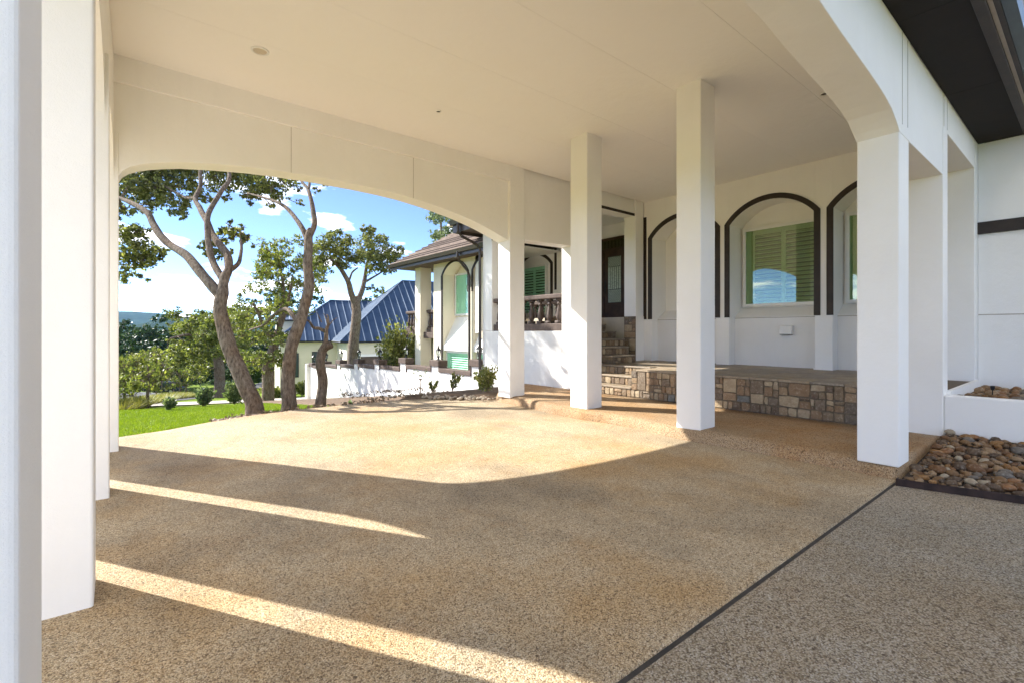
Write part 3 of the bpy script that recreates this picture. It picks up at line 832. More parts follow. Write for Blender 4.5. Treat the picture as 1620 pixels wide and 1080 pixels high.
# downspouts
def spout(pts):
    return MB().tube(pts, 0.038, 6).build('downspout', M['gutter'], HO)
spout([(6.32, 9.72, 3.83), (6.32, 9.72, 3.62), (6.40, 9.68, 3.50), (6.72, 9.53, 3.33), (6.80, 9.50, 3.22), (6.80, 9.50, -0.3)])
spout([(7.36, 11.35, 3.46), (7.36, 11.35, 3.30), (7.45, 11.38, 3.20), (7.85, 11.58, 2.98), (7.94, 11.62, 2.85), (7.94, 11.62, -1.2)])

# ------------------------------------------------------------------ balustrades
BPROF = [(0.062, 0.0), (0.062, 0.05), (0.045, 0.055), (0.040, 0.075), (0.062, 0.10), (0.066, 0.15), (0.058, 0.22), (0.040, 0.31),
         (0.030, 0.36), (0.034, 0.38), (0.046, 0.39), (0.046, 0.41), (0.034, 0.42), (0.040, 0.45), (0.056, 0.46), (0.056, 0.50)]
bal_me = None
def balustrade(label, p0, p1, z, n, newel=False):
    global bal_me
    if bal_me is None:
        q = MB(); q.lathe(BPROF[2:-2], n=12); q.box(-0.062, 0.062, -0.062, 0.062, 0, 0.055); q.box(-0.05, 0.05, -0.05, 0.05, 0.455, 0.50)
        bal_me = q.mesh('baluster'); bal_me.materials.append(M['baluster'])
        bal_me.polygons.foreach_set('use_smooth', [len(p.vertices) == 4 and i < 12 * 13 for i, p in enumerate(bal_me.polygons)])
    p0, p1 = Vector(p0), Vector(p1); d = p1 - p0; L = d.length
    T = thing('balustrade', label, 'balustrade', (p0.x, p0.y, z), group='brown baluster railings on the house')
    rz = math.atan2(d.y, d.x); T.rotation_euler.z = rz + 1e-9
    MB().box(0, L, -0.085, 0.085, 0.0, 0.15).build('bottom_rail', M['brown'], T, bevel=0.012)
    MB().box(-0.01, L + 0.01, -0.09, 0.09, 0.652, 0.75).build('top_rail', M['brown'], T, bevel=0.02)
    for i in range(n):
        share('baluster', bal_me, T, (L * (i + 0.5) / n, 0, 0.151))
    return T
balustrade('brown baluster railing on the white porch wall behind the columns', (6.955, 6.83), (6.955, 9.06), 1.252, 8)
balustrade('shaded inner baluster railing on the porch beside the entry steps', (8.3, 8.0), (8.3, 9.3), 1.252, 5)
balustrade('balcony railing to the left of the cream balcony column', (8.3, 15.05), (8.3, 16.1), 1.222, 5)
balustrade('balcony railing between the cream balcony column and the bay', (8.3, 13.78), (8.3, 14.58), 1.222, 4)

# ------------------------------------------------------------------ stone terrace and entry steps
def ledge(parent, o, du, dv, dn, w, h, seed, depth=2):
    """one clad panel split into irregular stones standing proud of the grout"""
    r = random.Random(seed); o, du, dv, dn = map(Vector, (o, du, dv, dn))
    cells = []
    def split(a, b, c, d, k):
        ww, hh = b - a, d - c
        if (max(ww, hh) < 0.14) or (k > 3) or (k > 1 and r.random() < 0.3): cells.append((a, b, c, d)); return
        if ww > hh * r.uniform(0.6, 1.6):
            m = a + ww * r.uniform(0.28, 0.72); split(a, m, c, d, k + 1); split(m, b, c, d, k + 1)
        else:
            m = c + hh * r.uniform(0.28, 0.72); split(a, b, c, m, k + 1); split(a, b, m, d, k + 1)
    split(0, w, 0, h, 0)
    for a, b, c, d in cells:
        g = 0.0015; j = lambda: r.uniform(0, 0.014)
        t = r.uniform(0.006, 0.016); e = lambda lo, hi, tt: lo + (hi - lo) * tt
        # six to eight cornered outline: corners clipped or bowed like split stone
        q = [(a + g + j(), c + g + j()), (e(a, b, r.uniform(0.35, 0.65)), c + g + j() * 0.5), (b - g - j(), c + g + j()), (b - g - j() * 0.5, e(c, d, r.uniform(0.35, 0.65))),
             (b - g - j(), d - g - j()), (e(a, b, r.uniform(0.35, 0.65)), d - g - j() * 0.5), (a + g + j(), d - g - j()), (a + g + j() * 0.5, e(c, d, r.uniform(0.35, 0.65)))]
        base = [o + du * x + dv * y for x, y in q]
        cx, cy = (a + b) / 2, (c + d) / 2
        top = [o + du * (x + (cx - x) * 0.05) + dv * (y + (cy - y) * 0.05) + dn * (t + r.uniform(-0.003, 0.003)) for x, y in q]
        mid = o + du * cx + dv * cy + dn * (t + r.uniform(0, 0.005))
        n = len(q)
        MB().add(base + top + [mid], [(i_, (i_ + 1) % n, n + (i_ + 1) % n, n + i_) for i_ in range(n)] + [(n + i_, n + (i_ + 1) % n, 2 * n) for i_ in range(n)]).build('stone', M['ledge'], parent)

XP = 6.82; ZP = 0.61
TE = thing('terrace', 'raised stone-clad terrace with tiled top below the arched windows', 'terrace', (8, 3.2, 0))
MB().box(XP, X1 + 0.4, 1.10, 5.10, 0.05, ZP - 0.03).build('terrace_body', M['grout'], TE)
edges = [5.10, 4.65, 4.26, 3.88, 3.49, 3.10, 2.73, 2.35, 1.98, 1.60, 1.39]
for i, (b, a) in enumerate(zip(edges, edges[1:])):
    ledge(TE, (XP, b, 0.255), (0, -1, 0), (0, 0, 1), (-1, 0, 0), b - a, 0.325, 40 + i)
    ledge(TE, (XP, b, 0.135), (0, -1, 0), (0, 0, 1), (-1, 0, 0), b - a, 0.117, 80 + i)
tx = [XP - 0.022, 7.19, 7.56, 7.93, 8.30, 8.67, 9.04, 9.41]
ty = [1.39] + [1.6 + 0.377 * k for k in range(9)] + [4.99, 5.36, 5.73, 6.10, 6.46]
tile_me = {}
for i in range(len(tx) - 1):
    for j in range(len(ty) - 1):
        x0, x1, y0, y1 = tx[i] + 0.003, tx[i + 1] - 0.003, ty[j] + 0.003, ty[j + 1] - 0.003
        if y0 > 4.9 and x0 < 7.5: continue
        key = (round(x1 - x0, 3), round(y1 - y0, 3))
        if key not in tile_me:
            q = MB().box(-key[0] / 2, key[0] / 2, -key[1] / 2, key[1] / 2, -0.028, 0.0)
            tile_me[key] = q.mesh('tile'); tile_me[key].materials.append(M['tile'])
        share('tile', tile_me[key], TE, ((x0 + x1) / 2, (y0 + y1) / 2, ZP + rnd.uniform(-0.0015, 0.0015)))
MB().box(7.40, X1 + 0.4, 5.101, 6.461, 0.05, ZP - 0.03).build('terrace_body', M['grout'], TE)

ES = thing('entry_steps', 'stone-faced entry steps climbing from the walk to the front door', 'steps', (7.6, 6, 0))
for k, x in enumerate((6.82, 7.10, 7.38)):
    z0, z1 = 0.13 + 0.16 * k, 0.13 + 0.16 * (k + 1)
    y0, y1 = 5.102, 6.486
    x1 = 7.398 if k < 2 else 7.66
    MB().box(x + 0.002, x1, y0, y1 - 0.004, z0 - (0.05 if k == 0 else 0.0315), z1 - 0.032).build('step', M['grout'], ES)
    for q in range(3):
        ledge(ES, (x, y1 - (y1 - y0) * q / 3, z0), (0, -1, 0), (0, 0, 1), (-1, 0, 0), (y1 - y0) / 3, z1 - z0 - 0.034, 200 + k * 9 + q)
    MB().box(x - 0.022, min(x + 0.278, x1) if k < 2 else 7.558, y0, y1 - 0.002, z1 - 0.031, z1).build('tread', M['tile'], ES, bevel=0.006)
# upper flight turns left towards the door
for k in range(6):
    y = 6.10 + 0.30 * k; z0, z1 = ZP + 0.16 * k, ZP + 0.16 * (k + 1)
    xa = 7.565 if k == 0 else 7.18; xb = (8.28, 8.46, 8.70, 8.785, 8.785, 8.785)[k]
    MB().box(xa, xb, y + 0.002, 7.636, z0 + (0.002 if k == 0 else -0.0315), z1 - 0.032).build('step', M['grout'], ES)
    for q in range(3):
        ledge(ES, (xa + (xb - xa) * q / 3, y, z0 + 0.003), (1, 0, 0), (0, 0, 1), (0, -1, 0), (xb - xa) / 3, z1 - z0 - 0.036, 240 + k * 9 + q)
    MB().box(xa, xb, y - 0.022, y + 0.29 if k < 5 else 7.636, z1 - 0.031, z1).build('tread', M['tile'], ES, bevel=0.006)
for j in range(2):   # clad plinth below the pilaster
    ledge(ES, (8.799, 6.77, ZP + 0.005 + 0.48 * j), (0, -1, 0), (0, 0, 1), (-1, 0, 0), 0.305, 0.475, 300 + j)
MB().box(8.792, 8.80, 6.465, 6.772, ZP, 1.568).build('plinth_grout', M['grout'], ES)

# ------------------------------------------------------------------ garden wall with stepped cap
LY = [9.73, 11.68, 13.59, 15.5, 17.31, 19.1, 20.85, 22.53]
PZ = [0.56, 0.46, 0.44, 0.31, 0.24, 0.13, 0.0, -0.15]
SZ = [0.26, 0.255, 0.14, 0.09, 0.0, -0.10, -0.24]
GW = thing('garden_wall', 'long white garden wall stepping downhill under a brown cap', 'wall', (6.95, 16, -1))
MB().box(6.85, 7.05, 9.452, LY[0] + 0.2, -1.2, PZ[0] - 0.17).build('wall_section', st, GW)
for i in range(7):
    a, b = LY[i] + 0.2, LY[i + 1] - 0.2
    MB().box(6.85, 7.05, a, b, gz(7, b) - 1.0, SZ[i] - 0.115).build('wall_section', st, GW)
    MB().box(6.815, 7.085, a, b, SZ[i] - 0.114, SZ[i]).build('cap', M['brown'], GW, bevel=0.012)
for i, (y, z) in enumerate(zip(LY, PZ)):
    if i: MB().box(6.845, 7.055, y - 0.2, y + 0.2, gz(7, y) - 1.0, z - 0.165).build('post', st, GW)
    low = SZ[min(i, 6)] - 0.09
    MB().box(6.80, 7.10, y - 0.24, y + 0.24, z - 0.164, z + (0 if i else 0.0)).build('post_cap', M['brown'], GW, bevel=0.012)
    for s in (-1, 1):
        if i == 7 and s == 1: continue
        if i == 0 and s == -1: continue
        MB().box(6.822, 7.078, y + s * 0.222 - 0.018, y + s * 0.222 + 0.018, low - 0.02, z - 0.166).build('cap_riser', M['brown'], GW)
MB().box(6.70, 7.20, 22.73, 22.93, -4, -0.2).build('end_post', st, GW)

# lanterns on the posts
def lantern():
    T = thing('post_lantern', 'x', 'lantern', (0, 0, 0), 1e-9, group='black lanterns on the garden wall posts')
    MB().lathe([(0.055, 0), (0.055, 0.018), (0.025, 0.03), (0.022, 0.07), (0.045, 0.085), (0.05, 0.10), (0.03, 0.11)], n=10).build('base', M['iron'], T)
    MB().lathe([(0.045, 0.112), (0.07, 0.25), (0.066, 0.253), (0.041, 0.115)], n=6).build('glass_body', M['lamp_glass'], T)
    mb = MB()
    for k in range(6):
        a = 2 * math.pi * k / 6; c, s = math.cos(a), math.sin(a)
        mb.tube([(0.047 * c, 0.047 * s, 0.11), (0.073 * c, 0.073 * s, 0.255)], 0.006, 4)
        b = 2 * math.pi * (k + 1) / 6
        mb.tube([(0.047 * c, 0.047 * s, 0.11), (0.073 * math.cos(b), 0.073 * math.sin(b), 0.255)], 0.0035, 4)
    mb.build('cage', M['iron'], T)
    MB().lathe([(0.088, 0.252), (0.09, 0.262), (0.06, 0.295), (0.03, 0.325), (0.024, 0.345), (0.03, 0.355), (0.012, 0.37), (0.014, 0.385), (0.002, 0.42)], n=8).build('roof', M['iron'], T)
    return T
LAB = ['black lantern on the wall post nearest the house corner downspout', 'second black lantern on the wall, below the balcony railing',
       'third black lantern along the wall, beside the cream balcony column', 'fourth lantern along the wall, in front of the garage door',
       'fifth lantern along the wall, beside the forked oak trunk behind it', 'sixth lantern along the wall, below the blue roof edge',
       'lantern mostly hidden by the dead trunk, next to last on the wall', 'last and farthest lantern at the low end of the garden wall']
L0 = lantern()
for i, (y, z) in enumerate(zip(LY, PZ)):
    o = L0 if i == 0 else copy_tree(L0)
    o.location = (6.95, y, z); o['label'] = LAB[i]

# ------------------------------------------------------------------ lights in the ceiling
for (x, y, r, lab) in ((1.15, 5.44, 0.085, 'larger round recessed light in the ceiling near the left arch'),
                       (3.25, 5.46, 0.035, 'small fixture in the middle of the carport ceiling'),
                       (6.59, 2.12, 0.05, 'small round recessed light in the ceiling near the right window')):
    T = thing('recessed_light', lab, 'ceiling light', (x, y, CEIL), 1e-9, group='lights in the carport ceiling')
    MB().lathe([(r, 0.0), (r, -0.008), (r * 0.8, -0.014), (r * 0.74, -0.004), (r * 0.74, 0.0)], n=20).build('trim_ring', M['vinyl'], T, smooth=True)
    MB().lathe([(r * 0.73, -0.001), (r * 0.73, -0.006), (0.004, -0.008)], n=20).build('lens', M['beige'] if r > 0.06 else M['gutter'], T)

# ------------------------------------------------------------------ river rock beds
def rock_meshes(mat, n, seed, name='stone', sub=2):
    out = []; r = random.Random(seed)
    for i in range(n):
        bm = bmesh.new(); bmesh.ops.create_icosphere(bm, subdivisions=sub, radius=1)
        off = Vector((r.uniform(0, 90), r.uniform(0, 90), i * 7))
        sx, sy, sz = r.uniform(0.85, 1.25), r.uniform(0.7, 1.0), r.uniform(0.5, 0.78)
        for v in bm.verts:
            c = v.co.copy(); k = 1 + 0.26 * noise.noise(c * 0.9 + off) + 0.08 * noise.noise(c * 2.3 + off)
            v.co = Vector((c.x * sx, c.y * sy, c.z * sz)) * k
        me = bpy.data.meshes.new(name); bm.to_mesh(me); bm.free()
        me.polygons.foreach_set('use_smooth', [True] * len(me.polygons)); me.materials.append(mat); out.append(me)
    return out
ROCKS = rock_meshes(M['rock'], 14, 5)
def scatter(parent, region, z0, count, rmin, rmax, seed, pile=0.0, slope=0.0):
    r = random.Random(seed); placed = []; tries = 0
    while len(placed) < count and tries < count * 120:
        tries += 1
        x, y = region(r); s = rmin + (rmax - rmin) * r.random() ** 2.2 * (1 if len(placed) > 20 else 1)
        if len(placed) < count * 0.25: s = max(s, rmin + (rmax - rmin) * 0.55)
        if any((x - a) ** 2 + (y - b) ** 2 < (0.78 * (s + c)) ** 2 for a, b, c in placed): continue
        placed.append((x, y, s))
    for x, y, s in placed:
        share('stone', r.choice(ROCKS), parent, (x, y, z0 + (slope * (x - ex(y)) if slope else 0) + s * r.uniform(0.25, 0.5) + r.uniform(0, pile)),
              (r.uniform(-0.35, 0.35), r.uniform(-0.35, 0.35), r.uniform(0, 6.3)), (s, s, s * r.uniform(0.85, 1.15)))
    return placed
def ex(y): return 4.88 + (1.06 - y) * 0.257          # line of the steel edging
RB = thing('river_rock_bed', 'bed of brown river rocks beside the front column', 'rock bed', (5.9, 0.4, 0))
MB().add([(ex(1.05), 1.05, 0.02), (6.80, 1.05, 0.02 + 0.075 * 1.9), (6.80, -1.6, 0.02 + 0.075 * 1.3), (ex(-1.6), -1.6, 0.02), (ex(1.05), 1.05, -0.1), (6.80, 1.05, -0.1), (6.80, -1.6, -0.1), (ex(-1.6), -1.6, -0.1)],
         [(0, 1, 2), (0, 2, 3), (4, 6, 5), (4, 7, 6), (0, 4, 5, 1), (1, 5, 6, 2), (2, 6, 7, 3), (3, 7, 4, 0)]).build('soil', M['soil'], RB)
def reg(r):
    y = r.uniform(-0.75, 1.02); return r.uniform(ex(y) + 0.05, 6.77), y
scatter(RB, reg, 0.012, 298, 0.030, 0.062, 11, 0.018, 0.075)
# smaller rocks between the big ones, too many to pick apart
def rock_fill(parent, region, n, z, lo, hi, seed):
    r = random.Random(seed); src = rock_meshes(M['rock'], 6, seed + 50, 'stone', 1); vs, fs = [], []
    for _ in range(n):
        x, y = region(r); s_ = r.uniform(lo, hi); me = r.choice(src); a = r.uniform(0, 6.3); ca, sa = math.cos(a), math.sin(a); k = len(vs)
        vs += [(x + s_ * (v.co.x * ca - v.co.y * sa), y + s_ * (v.co.x * sa + v.co.y * ca), z + (0.075 * (x - ex(y)) if parent is RB else 0) + s_ * 0.4 + s_ * v.co.z) for v in me.vertices]
        fs += [tuple(q + k for q in p_.vertices) for p_ in me.polygons]
    me = bpy.data.meshes.new('pebble_fill'); me.from_pydata(vs, [], fs)
    return tag(link('pebble_fill', me, M['pebble'], parent, True), kind='stuff')
M['pebble'] = Mat('brown_pebbles', 0.65, 0.3)
_m = M['pebble']; _m.color(_m.ramp(_m.geo.outputs['Random Per Island'], [(0.0, (0.12, 0.075, 0.04)), (0.35, (0.24, 0.14, 0.06)), (0.65, (0.18, 0.12, 0.07)), (0.85, (0.33, 0.23, 0.13)), (1.0, (0.22, 0.20, 0.17))]))
_m.bump(_m.noise(40, 4, 0.6), 0.3, 0.004); M['pebble'] = _m.m
rock_fill(RB, reg, 1300, 0.02, 0.012, 0.028, 3)
SE = MB()
SE.prism([(ex(1.06), 1.06, -0.02), (ex(-1.6), -1.6, -0.02), (ex(-1.6) - 0.006, -1.6, -0.02), (ex(1.06) - 0.006, 1.06, -0.02)], (0, 0, 0.075))
SE.obox((ex(1.055) + 0.02, 1.057, 0.02), (0.03, 0, 0), (0, 0.003, 0), (0, 0, 0.034))
tag(SE.build('steel_edging', M['steel']), 'dark rusted steel edging strip along the river rocks', 'edging')

PL = thing('raised_planter', 'white raised planter filled with brown rocks beside the terrace', 'planter', (7.8, 0, 0))
MB().box(6.82, 6.96, -3, 1.073, -0.05, 0.565).build('planter_wall', st, PL, bevel=0.012)
MB().box(6.961, 9.04, -3, 1.03, -0.05, 0.49).build('soil', M['soil'], PL)
MB().box(6.961, 8.80, 1.031, 1.074, 0.1, 0.605).build('planter_end', st, PL)
def reg2(r): return r.uniform(6.99, 8.98), r.uniform(-0.25, 1.0)
scatter(PL, reg2, 0.475, 190, 0.035, 0.075, 12, 0.015)
rock_fill(PL, reg2, 500, 0.485, 0.014, 0.03, 4)
sp = thing('garden_spotlight', 'small black garden spotlight among the planter rocks', 'spotlight', (7.75, 0.80, 0.50), 1e-9)
sp.scale = (0.62, 0.62, 0.72)
MB().tube([(0, 0, 0), (0, 0, 0.10)], 0.008, 6).build('stake', M['iron'], sp)
MB().lathe([(0.02, 0.10), (0.028, 0.115), (0.034, 0.15), (0.034, 0.17), (0.026, 0.171), (0.022, 0.15)], n=12).build('head', M['iron'], sp)

# small pieces of rock along the edge of the planting beds
r = random.Random(21); BR = rock_meshes(M['bedrock'], 5, 9, 'rock', 1); mb = MB()
def add_rock(x, y, z, s):
    me = r.choice(BR); a = r.uniform(0, 6.3); ca, sa = math.cos(a), math.sin(a)
    mb.add([(x + s * (v.co.x * ca - v.co.y * sa), y + s * (v.co.x * sa + v.co.y * ca), z + s * v.co.z) for v in me.vertices], [tuple(p.vertices) for p in me.polygons])
for _ in range(300):
    t = r.random()
    if t < 0.45:
        x = r.uniform(1.05, 4.0); y = interp(EDGE, x) + abs(r.gauss(0.02, 0.13)) + 0.03; z = gz(x, y) + 0.05
    else:
        u = r.random(); p = Vector((5.3, 7.0)).lerp(Vector((4.35, 8.15)), u) if u < 0.8 else Vector((r.uniform(3.8, 5), 8.3))
        x = p.x + r.gauss(0.12, 0.16); y = p.y + r.gauss(0.1, 0.12); z = 0.03
    add_rock(x, y, z, r.uniform(0.018, 0.05))
tag(mb.build('bed_rocks', M['bedrock']), 'loose pieces of tan rock along the planting beds', 'rocks', kind='stuff')
p = at(531, 630, 8.9)
o = link('rock', rock_meshes(plain('red_sandstone', (0.22, 0.10, 0.06), 0.85, var=0.3, scale=14, bump=0.4), 1, 77, 'rock')[0], None)
o.location = (p.x, p.y, gz(p.x, p.y) + 0.05); o.scale = (0.075, 0.06, 0.075)
tag(o, 'single reddish rock at the foot of the white garden wall', 'rock')

# ------------------------------------------------------------------ trees
rng = np.random.default_rng(5)
def leaves(centers, radii, counts, size, flat=0.75, shell=0.5, droop=0.0):
    """rhombic leaves round clump centres, in twig-like sprays"""
    allv = []
    for c, rad, n in zip(centers, radii, counts):
        n = int(n)
        if n < 1: continue
        ns = max(3, n // 14)                                 # sprays
        d = rng.normal(size=(ns, 3)); d /= np.linalg.norm(d, axis=1)[:, None]
        rr = rad * (shell + (1.15 - shell) * rng.random((ns, 1)) ** 0.8)
        s = np.array(c) + d * rr * np.array([1, 1, flat])
        idx = rng.integers(0, ns, n)
        spread = rad * 0.17
        p = s[idx] + rng.normal(size=(n, 3)) * spread * np.array([1, 1, 0.8])
        a = rng.normal(size=(n, 3)); a /= np.linalg.norm(a, axis=1)[:, None]
        b = rng.normal(size=(n, 3)); b -= (b * a).sum(1)[:, None] * a; b /= np.linalg.norm(b, axis=1)[:, None]
        L = size * rng.uniform(0.65, 1.35, (n, 1)); W = L * 0.5
        v = np.stack([p - a * L * 0.5, p + b * W * 0.5, p + a * L * 0.5, p - b * W * 0.5], 1)
        allv.append(v.reshape(-1, 3))
    return np.concatenate(allv)

def smooth_line(pts, rads, sub=5, wob=0.02, seed=0):
    P = [Vector(p) for p in pts]; out, rr = [], []
    for i in range(len(P) - 1):
        a, b, c, d = P[max(i - 1, 0)], P[i], P[i + 1], P[min(i + 2, len(P) - 1)]
        for k in range(sub):
            t = k / sub
            q = 0.5 * ((2 * b) + (c - a) * t + (2 * a - 5 * b + 4 * c - d) * t * t + (3 * b - a - 3 * c + d) * t ** 3)
            q = q + Vector((noise.noise(q * 1.7 + Vector((seed, 0, 0))), noise.noise(q * 1.7 + Vector((0, seed, 5))), 0)) * wob
            out.append(q); rr.append((rads[i] + (rads[i + 1] - rads[i]) * t) * (1 + 0.10 * noise.noise(q * 4.0 + Vector((seed, 3, 1)))))
    out.append(P[-1]); rr.append(rads[-1])
    return out, rr

def twig_to(mb, nodes, c, rad, seed):
    c = Vector(c)
    a, ra = min(nodes, key=lambda n: (n[0] - c).length + max(0, n[0].z - c.z) * 0.6)
    mid = a.lerp(c, 0.5) + Vector((rnd.uniform(-1, 1), rnd.uniform(-1, 1), rnd.uniform(-0.3, 0.9))) * (a - c).length * 0.16
    p, q = smooth_line([a, mid, c], [min(ra * 0.65, 0.05), min(ra * 0.45, 0.03), max(0.006, min(ra * 0.25, 0.014))], 5, 0.05, seed)
    mb.tube(p, q, 5)
    for k in range(6):
        d = Vector((rnd.uniform(-1, 1), rnd.uniform(-1, 1), rnd.uniform(-0.5, 0.8))).normalized()
        e = c + d * rad * rnd.uniform(0.6, 1.0); s = p[-1 - k % 5]
        m = s.lerp(e, 0.5) + Vector((rnd.uniform(-1, 1), rnd.uniform(-1, 1), 0.6)) * 0.12 * rad
        mb.tube([s, m, e], [0.009, 0.006, 0.003], 4)
    return list(zip(p, q))[2:]

def tree(name, label, limbs, clumps, leafmat, size, dens, barkmat=None, shell=0.45, flat=0.75, group=None):
    """limbs: [(points, radii)], clumps: [(centre, radius)]"""
    base = Vector(limbs[0][0][0])
    T = thing(name, label, 'tree', base, 0, group)
    sat = random.Random(len(label)); clumps = list(clumps)
    for c, rad in list(clumps):
        for _ in range(2):
            d = Vector((sat.gauss(0, 1), sat.gauss(0, 1), sat.gauss(0, 0.7))).normalized()
            clumps.append((Vector(c) + d * rad * sat.uniform(0.9, 1.5), rad * sat.uniform(0.3, 0.6)))
    mb = MB(); nodes = []
    for i, (pts, rads) in enumerate(limbs):
        p, q = smooth_line(pts, rads, 6, 0.03, i * 3 + len(label))
        mb.tube(p, q, 10); nodes += [(a, b) for a, b in list(zip(p, q))[len(p) // 3:]]
    todo = sorted(clumps, key=lambda cr: min((n[0] - Vector(cr[0])).length for n in nodes)) if clumps else []
    for i, (c, rad) in enumerate(todo): nodes += twig_to(mb, nodes, c, rad, i)
    mb.build('trunk', barkmat or M['bark'], T, smooth=True)
    if clumps:
        v = leaves([c for c, _ in clumps], [r_ for _, r_ in clumps], [dens * (r_ / 0.4) ** 2 for _, r_ in clumps], size, flat, shell)
        link('crown', np_mesh('crown', v, 4), leafmat, T)
    return T

def limb(pts, r0, r1):
    """pts (x, y, f) read off the photograph with a distance each"""
    n = len(pts)
    return ([at(*p) for p in pts], [r0 + (r1 - r0) * (i / (n - 1)) for i in range(n)])
def clump(x, y, rpx, f): return (at(x, y, f), rpx / 767.5 * f)

# near oak with three limbs
b1 = at(403, 652, 8.1); b1.z = gz(b1.x, b1.y) - 0.15
L = limb([(403, 640, 8.1), (390, 612, 8.12), (371, 565, 8.2), (355, 525, 8.25), (346, 492, 8.3), (351, 462, 8.4)], 0.138, 0.105)
L[0].append(at(356, 441, 8.5)); L[1].append(0.06)
trunk1 = ([b1] + L[0], [0.185] + L[1])
limbs1 = [trunk1,
    limb([(349, 470, 8.35), (326, 441, 8.5), (296, 406, 8.8), (264, 384, 9.1), (244, 356, 9.4), (233, 336, 9.6), (206, 321, 9.9), (184, 312, 10.3), (150, 305, 10.8)], 0.088, 0.035),
    limb([(351, 466, 8.4), (357, 440, 8.5), (362, 425, 8.6), (358, 402, 8.8), (340, 378, 9.1), (327, 352, 9.5), (316, 330, 9.9), (309, 314, 10.2), (316, 290, 10.6), (318, 250, 11)], 0.085, 0.035),
    limb([(356, 446, 8.45), (336, 414, 8.7), (330, 382, 8.9), (327, 350, 9.1), (336, 326, 9.4), (352, 300, 9.7), (363, 286, 9.9), (361, 262, 10.2), (352, 225, 10.6)], 0.062, 0.032),
    limb([(360, 430, 8.6), (378, 416, 8.8), (382, 398, 9.0), (381, 380, 9.2)], 0.045, 0.02),
    limb([(152, 305, 10.8), (130, 345, 10.7), (152, 384, 10.6), (195, 401, 10.5), (238, 404, 10.6)], 0.034, 0.012),
    limb([(309, 314, 10.2), (290, 312, 10.6), (262, 296, 11.1), (235, 285, 11.6)], 0.035, 0.015)]
cl = [(200, 270, 26, 11.2), (232, 262, 26, 11.5), (268, 262, 26, 11.6), (300, 258, 26, 12), (216, 292, 22, 11), (248, 300, 22, 11.2), (270, 318, 17, 11), (284, 332, 13, 10.8),
      (240, 318, 14, 11.2), (300, 300, 16, 11.6), (332, 262, 24, 12), (345, 285, 20, 11.8), (372, 262, 24, 12), (390, 290, 20, 12), (398, 268, 20, 12.2), (322, 312, 10, 11), (260, 278, 20, 11.4),
      (196, 300, 20, 10.6), (192, 332, 14, 10.4), (196, 372, 16, 10.2), (214, 388, 19, 10.4), (198, 412, 20, 10.5), (226, 406, 17, 10.6), (240, 392, 11, 10.6), (202, 436, 12, 10.5), (244, 412, 9, 10.6), (212, 362, 13, 10.4),
      (335, 392, 13, 9.6), (352, 376, 12, 9.6), (374, 370, 14, 9.5), (392, 378, 9, 9.5), (345, 404, 10, 9.4)]
c1 = [clump(x, y, q * 1.2, f) for x, y, q, f in cl] + [clump(x, y, 34, f) for x, y, f in ((200, 225, 12.6), (250, 205, 13), (300, 200, 13.2), (350, 210, 13.4), (400, 215, 13.4), (330, 160, 14), (230, 160, 13.8))]
tree('oak_tree', 'near oak with a trunk leaning left and three spreading limbs', limbs1, c1, M['oak'], 0.088, 640, group='oaks beside the drive')

b2 = at(457, 642, 8.78); b2.z = gz(b2.x, b2.y) - 0.15
L = limb([(457, 634, 8.78), (455, 600, 8.8), (460, 555, 8.85), (472, 520, 8.9), (482, 482, 9.0), (489, 448, 9.05), (487, 412, 9.1), (488, 375, 9.2)], 0.128, 0.074)
L[0].append(at(490, 362, 9.25)); L[1].append(0.03)
limbs2 = [([b2] + L[0], [0.175] + L[1]),
    limb([(487, 382, 9.2), (477, 360, 9.3), (461, 338, 9.6), (444, 323, 9.9), (420, 314, 10.3), (392, 306, 10.8)], 0.055, 0.018),
    limb([(488, 380, 9.2), (498, 356, 9.3), (497, 338, 9.4), (491, 312, 9.6), (486, 298, 9.8), (475, 286, 10.0), (468, 262, 10.4)], 0.055, 0.022),
    limb([(488, 300, 9.75), (490, 284, 10.1), (490, 262, 10.5)], 0.03, 0.02),
    limb([(474, 518, 8.9), (455, 490, 9.2), (437, 496, 9.6), (418, 514, 10.0), (395, 522, 10.6)], 0.045, 0.018)]
cl = [(412, 283, 18, 11.6), (432, 296, 16, 11.4), (452, 290, 15, 11.2), (402, 308, 12, 11.4), (440, 312, 11, 11.2), (420, 268, 18, 12), (455, 272, 13, 11.6), (388, 312, 9, 11.4), (470, 278, 10, 11), (496, 276, 8, 11), (516, 274, 5, 11.2),
      (430, 325, 6, 11), (472, 318, 5, 10.8), (500, 300, 4, 10.8), (512, 292, 4, 10.8)]
c2 = [clump(x, y, q * 1.2, f) for x, y, q, f in cl] + [clump(x, y, 32, f) for x, y, f in ((440, 215, 13), (490, 210, 13), (540, 220, 13.4), (480, 165, 14))]
tree('oak_tree', 'oak with an upright forked trunk between the leaning oak and the dead trunk', limbs2, c2, M['oak'], 0.085, 600, group='oaks beside the drive')

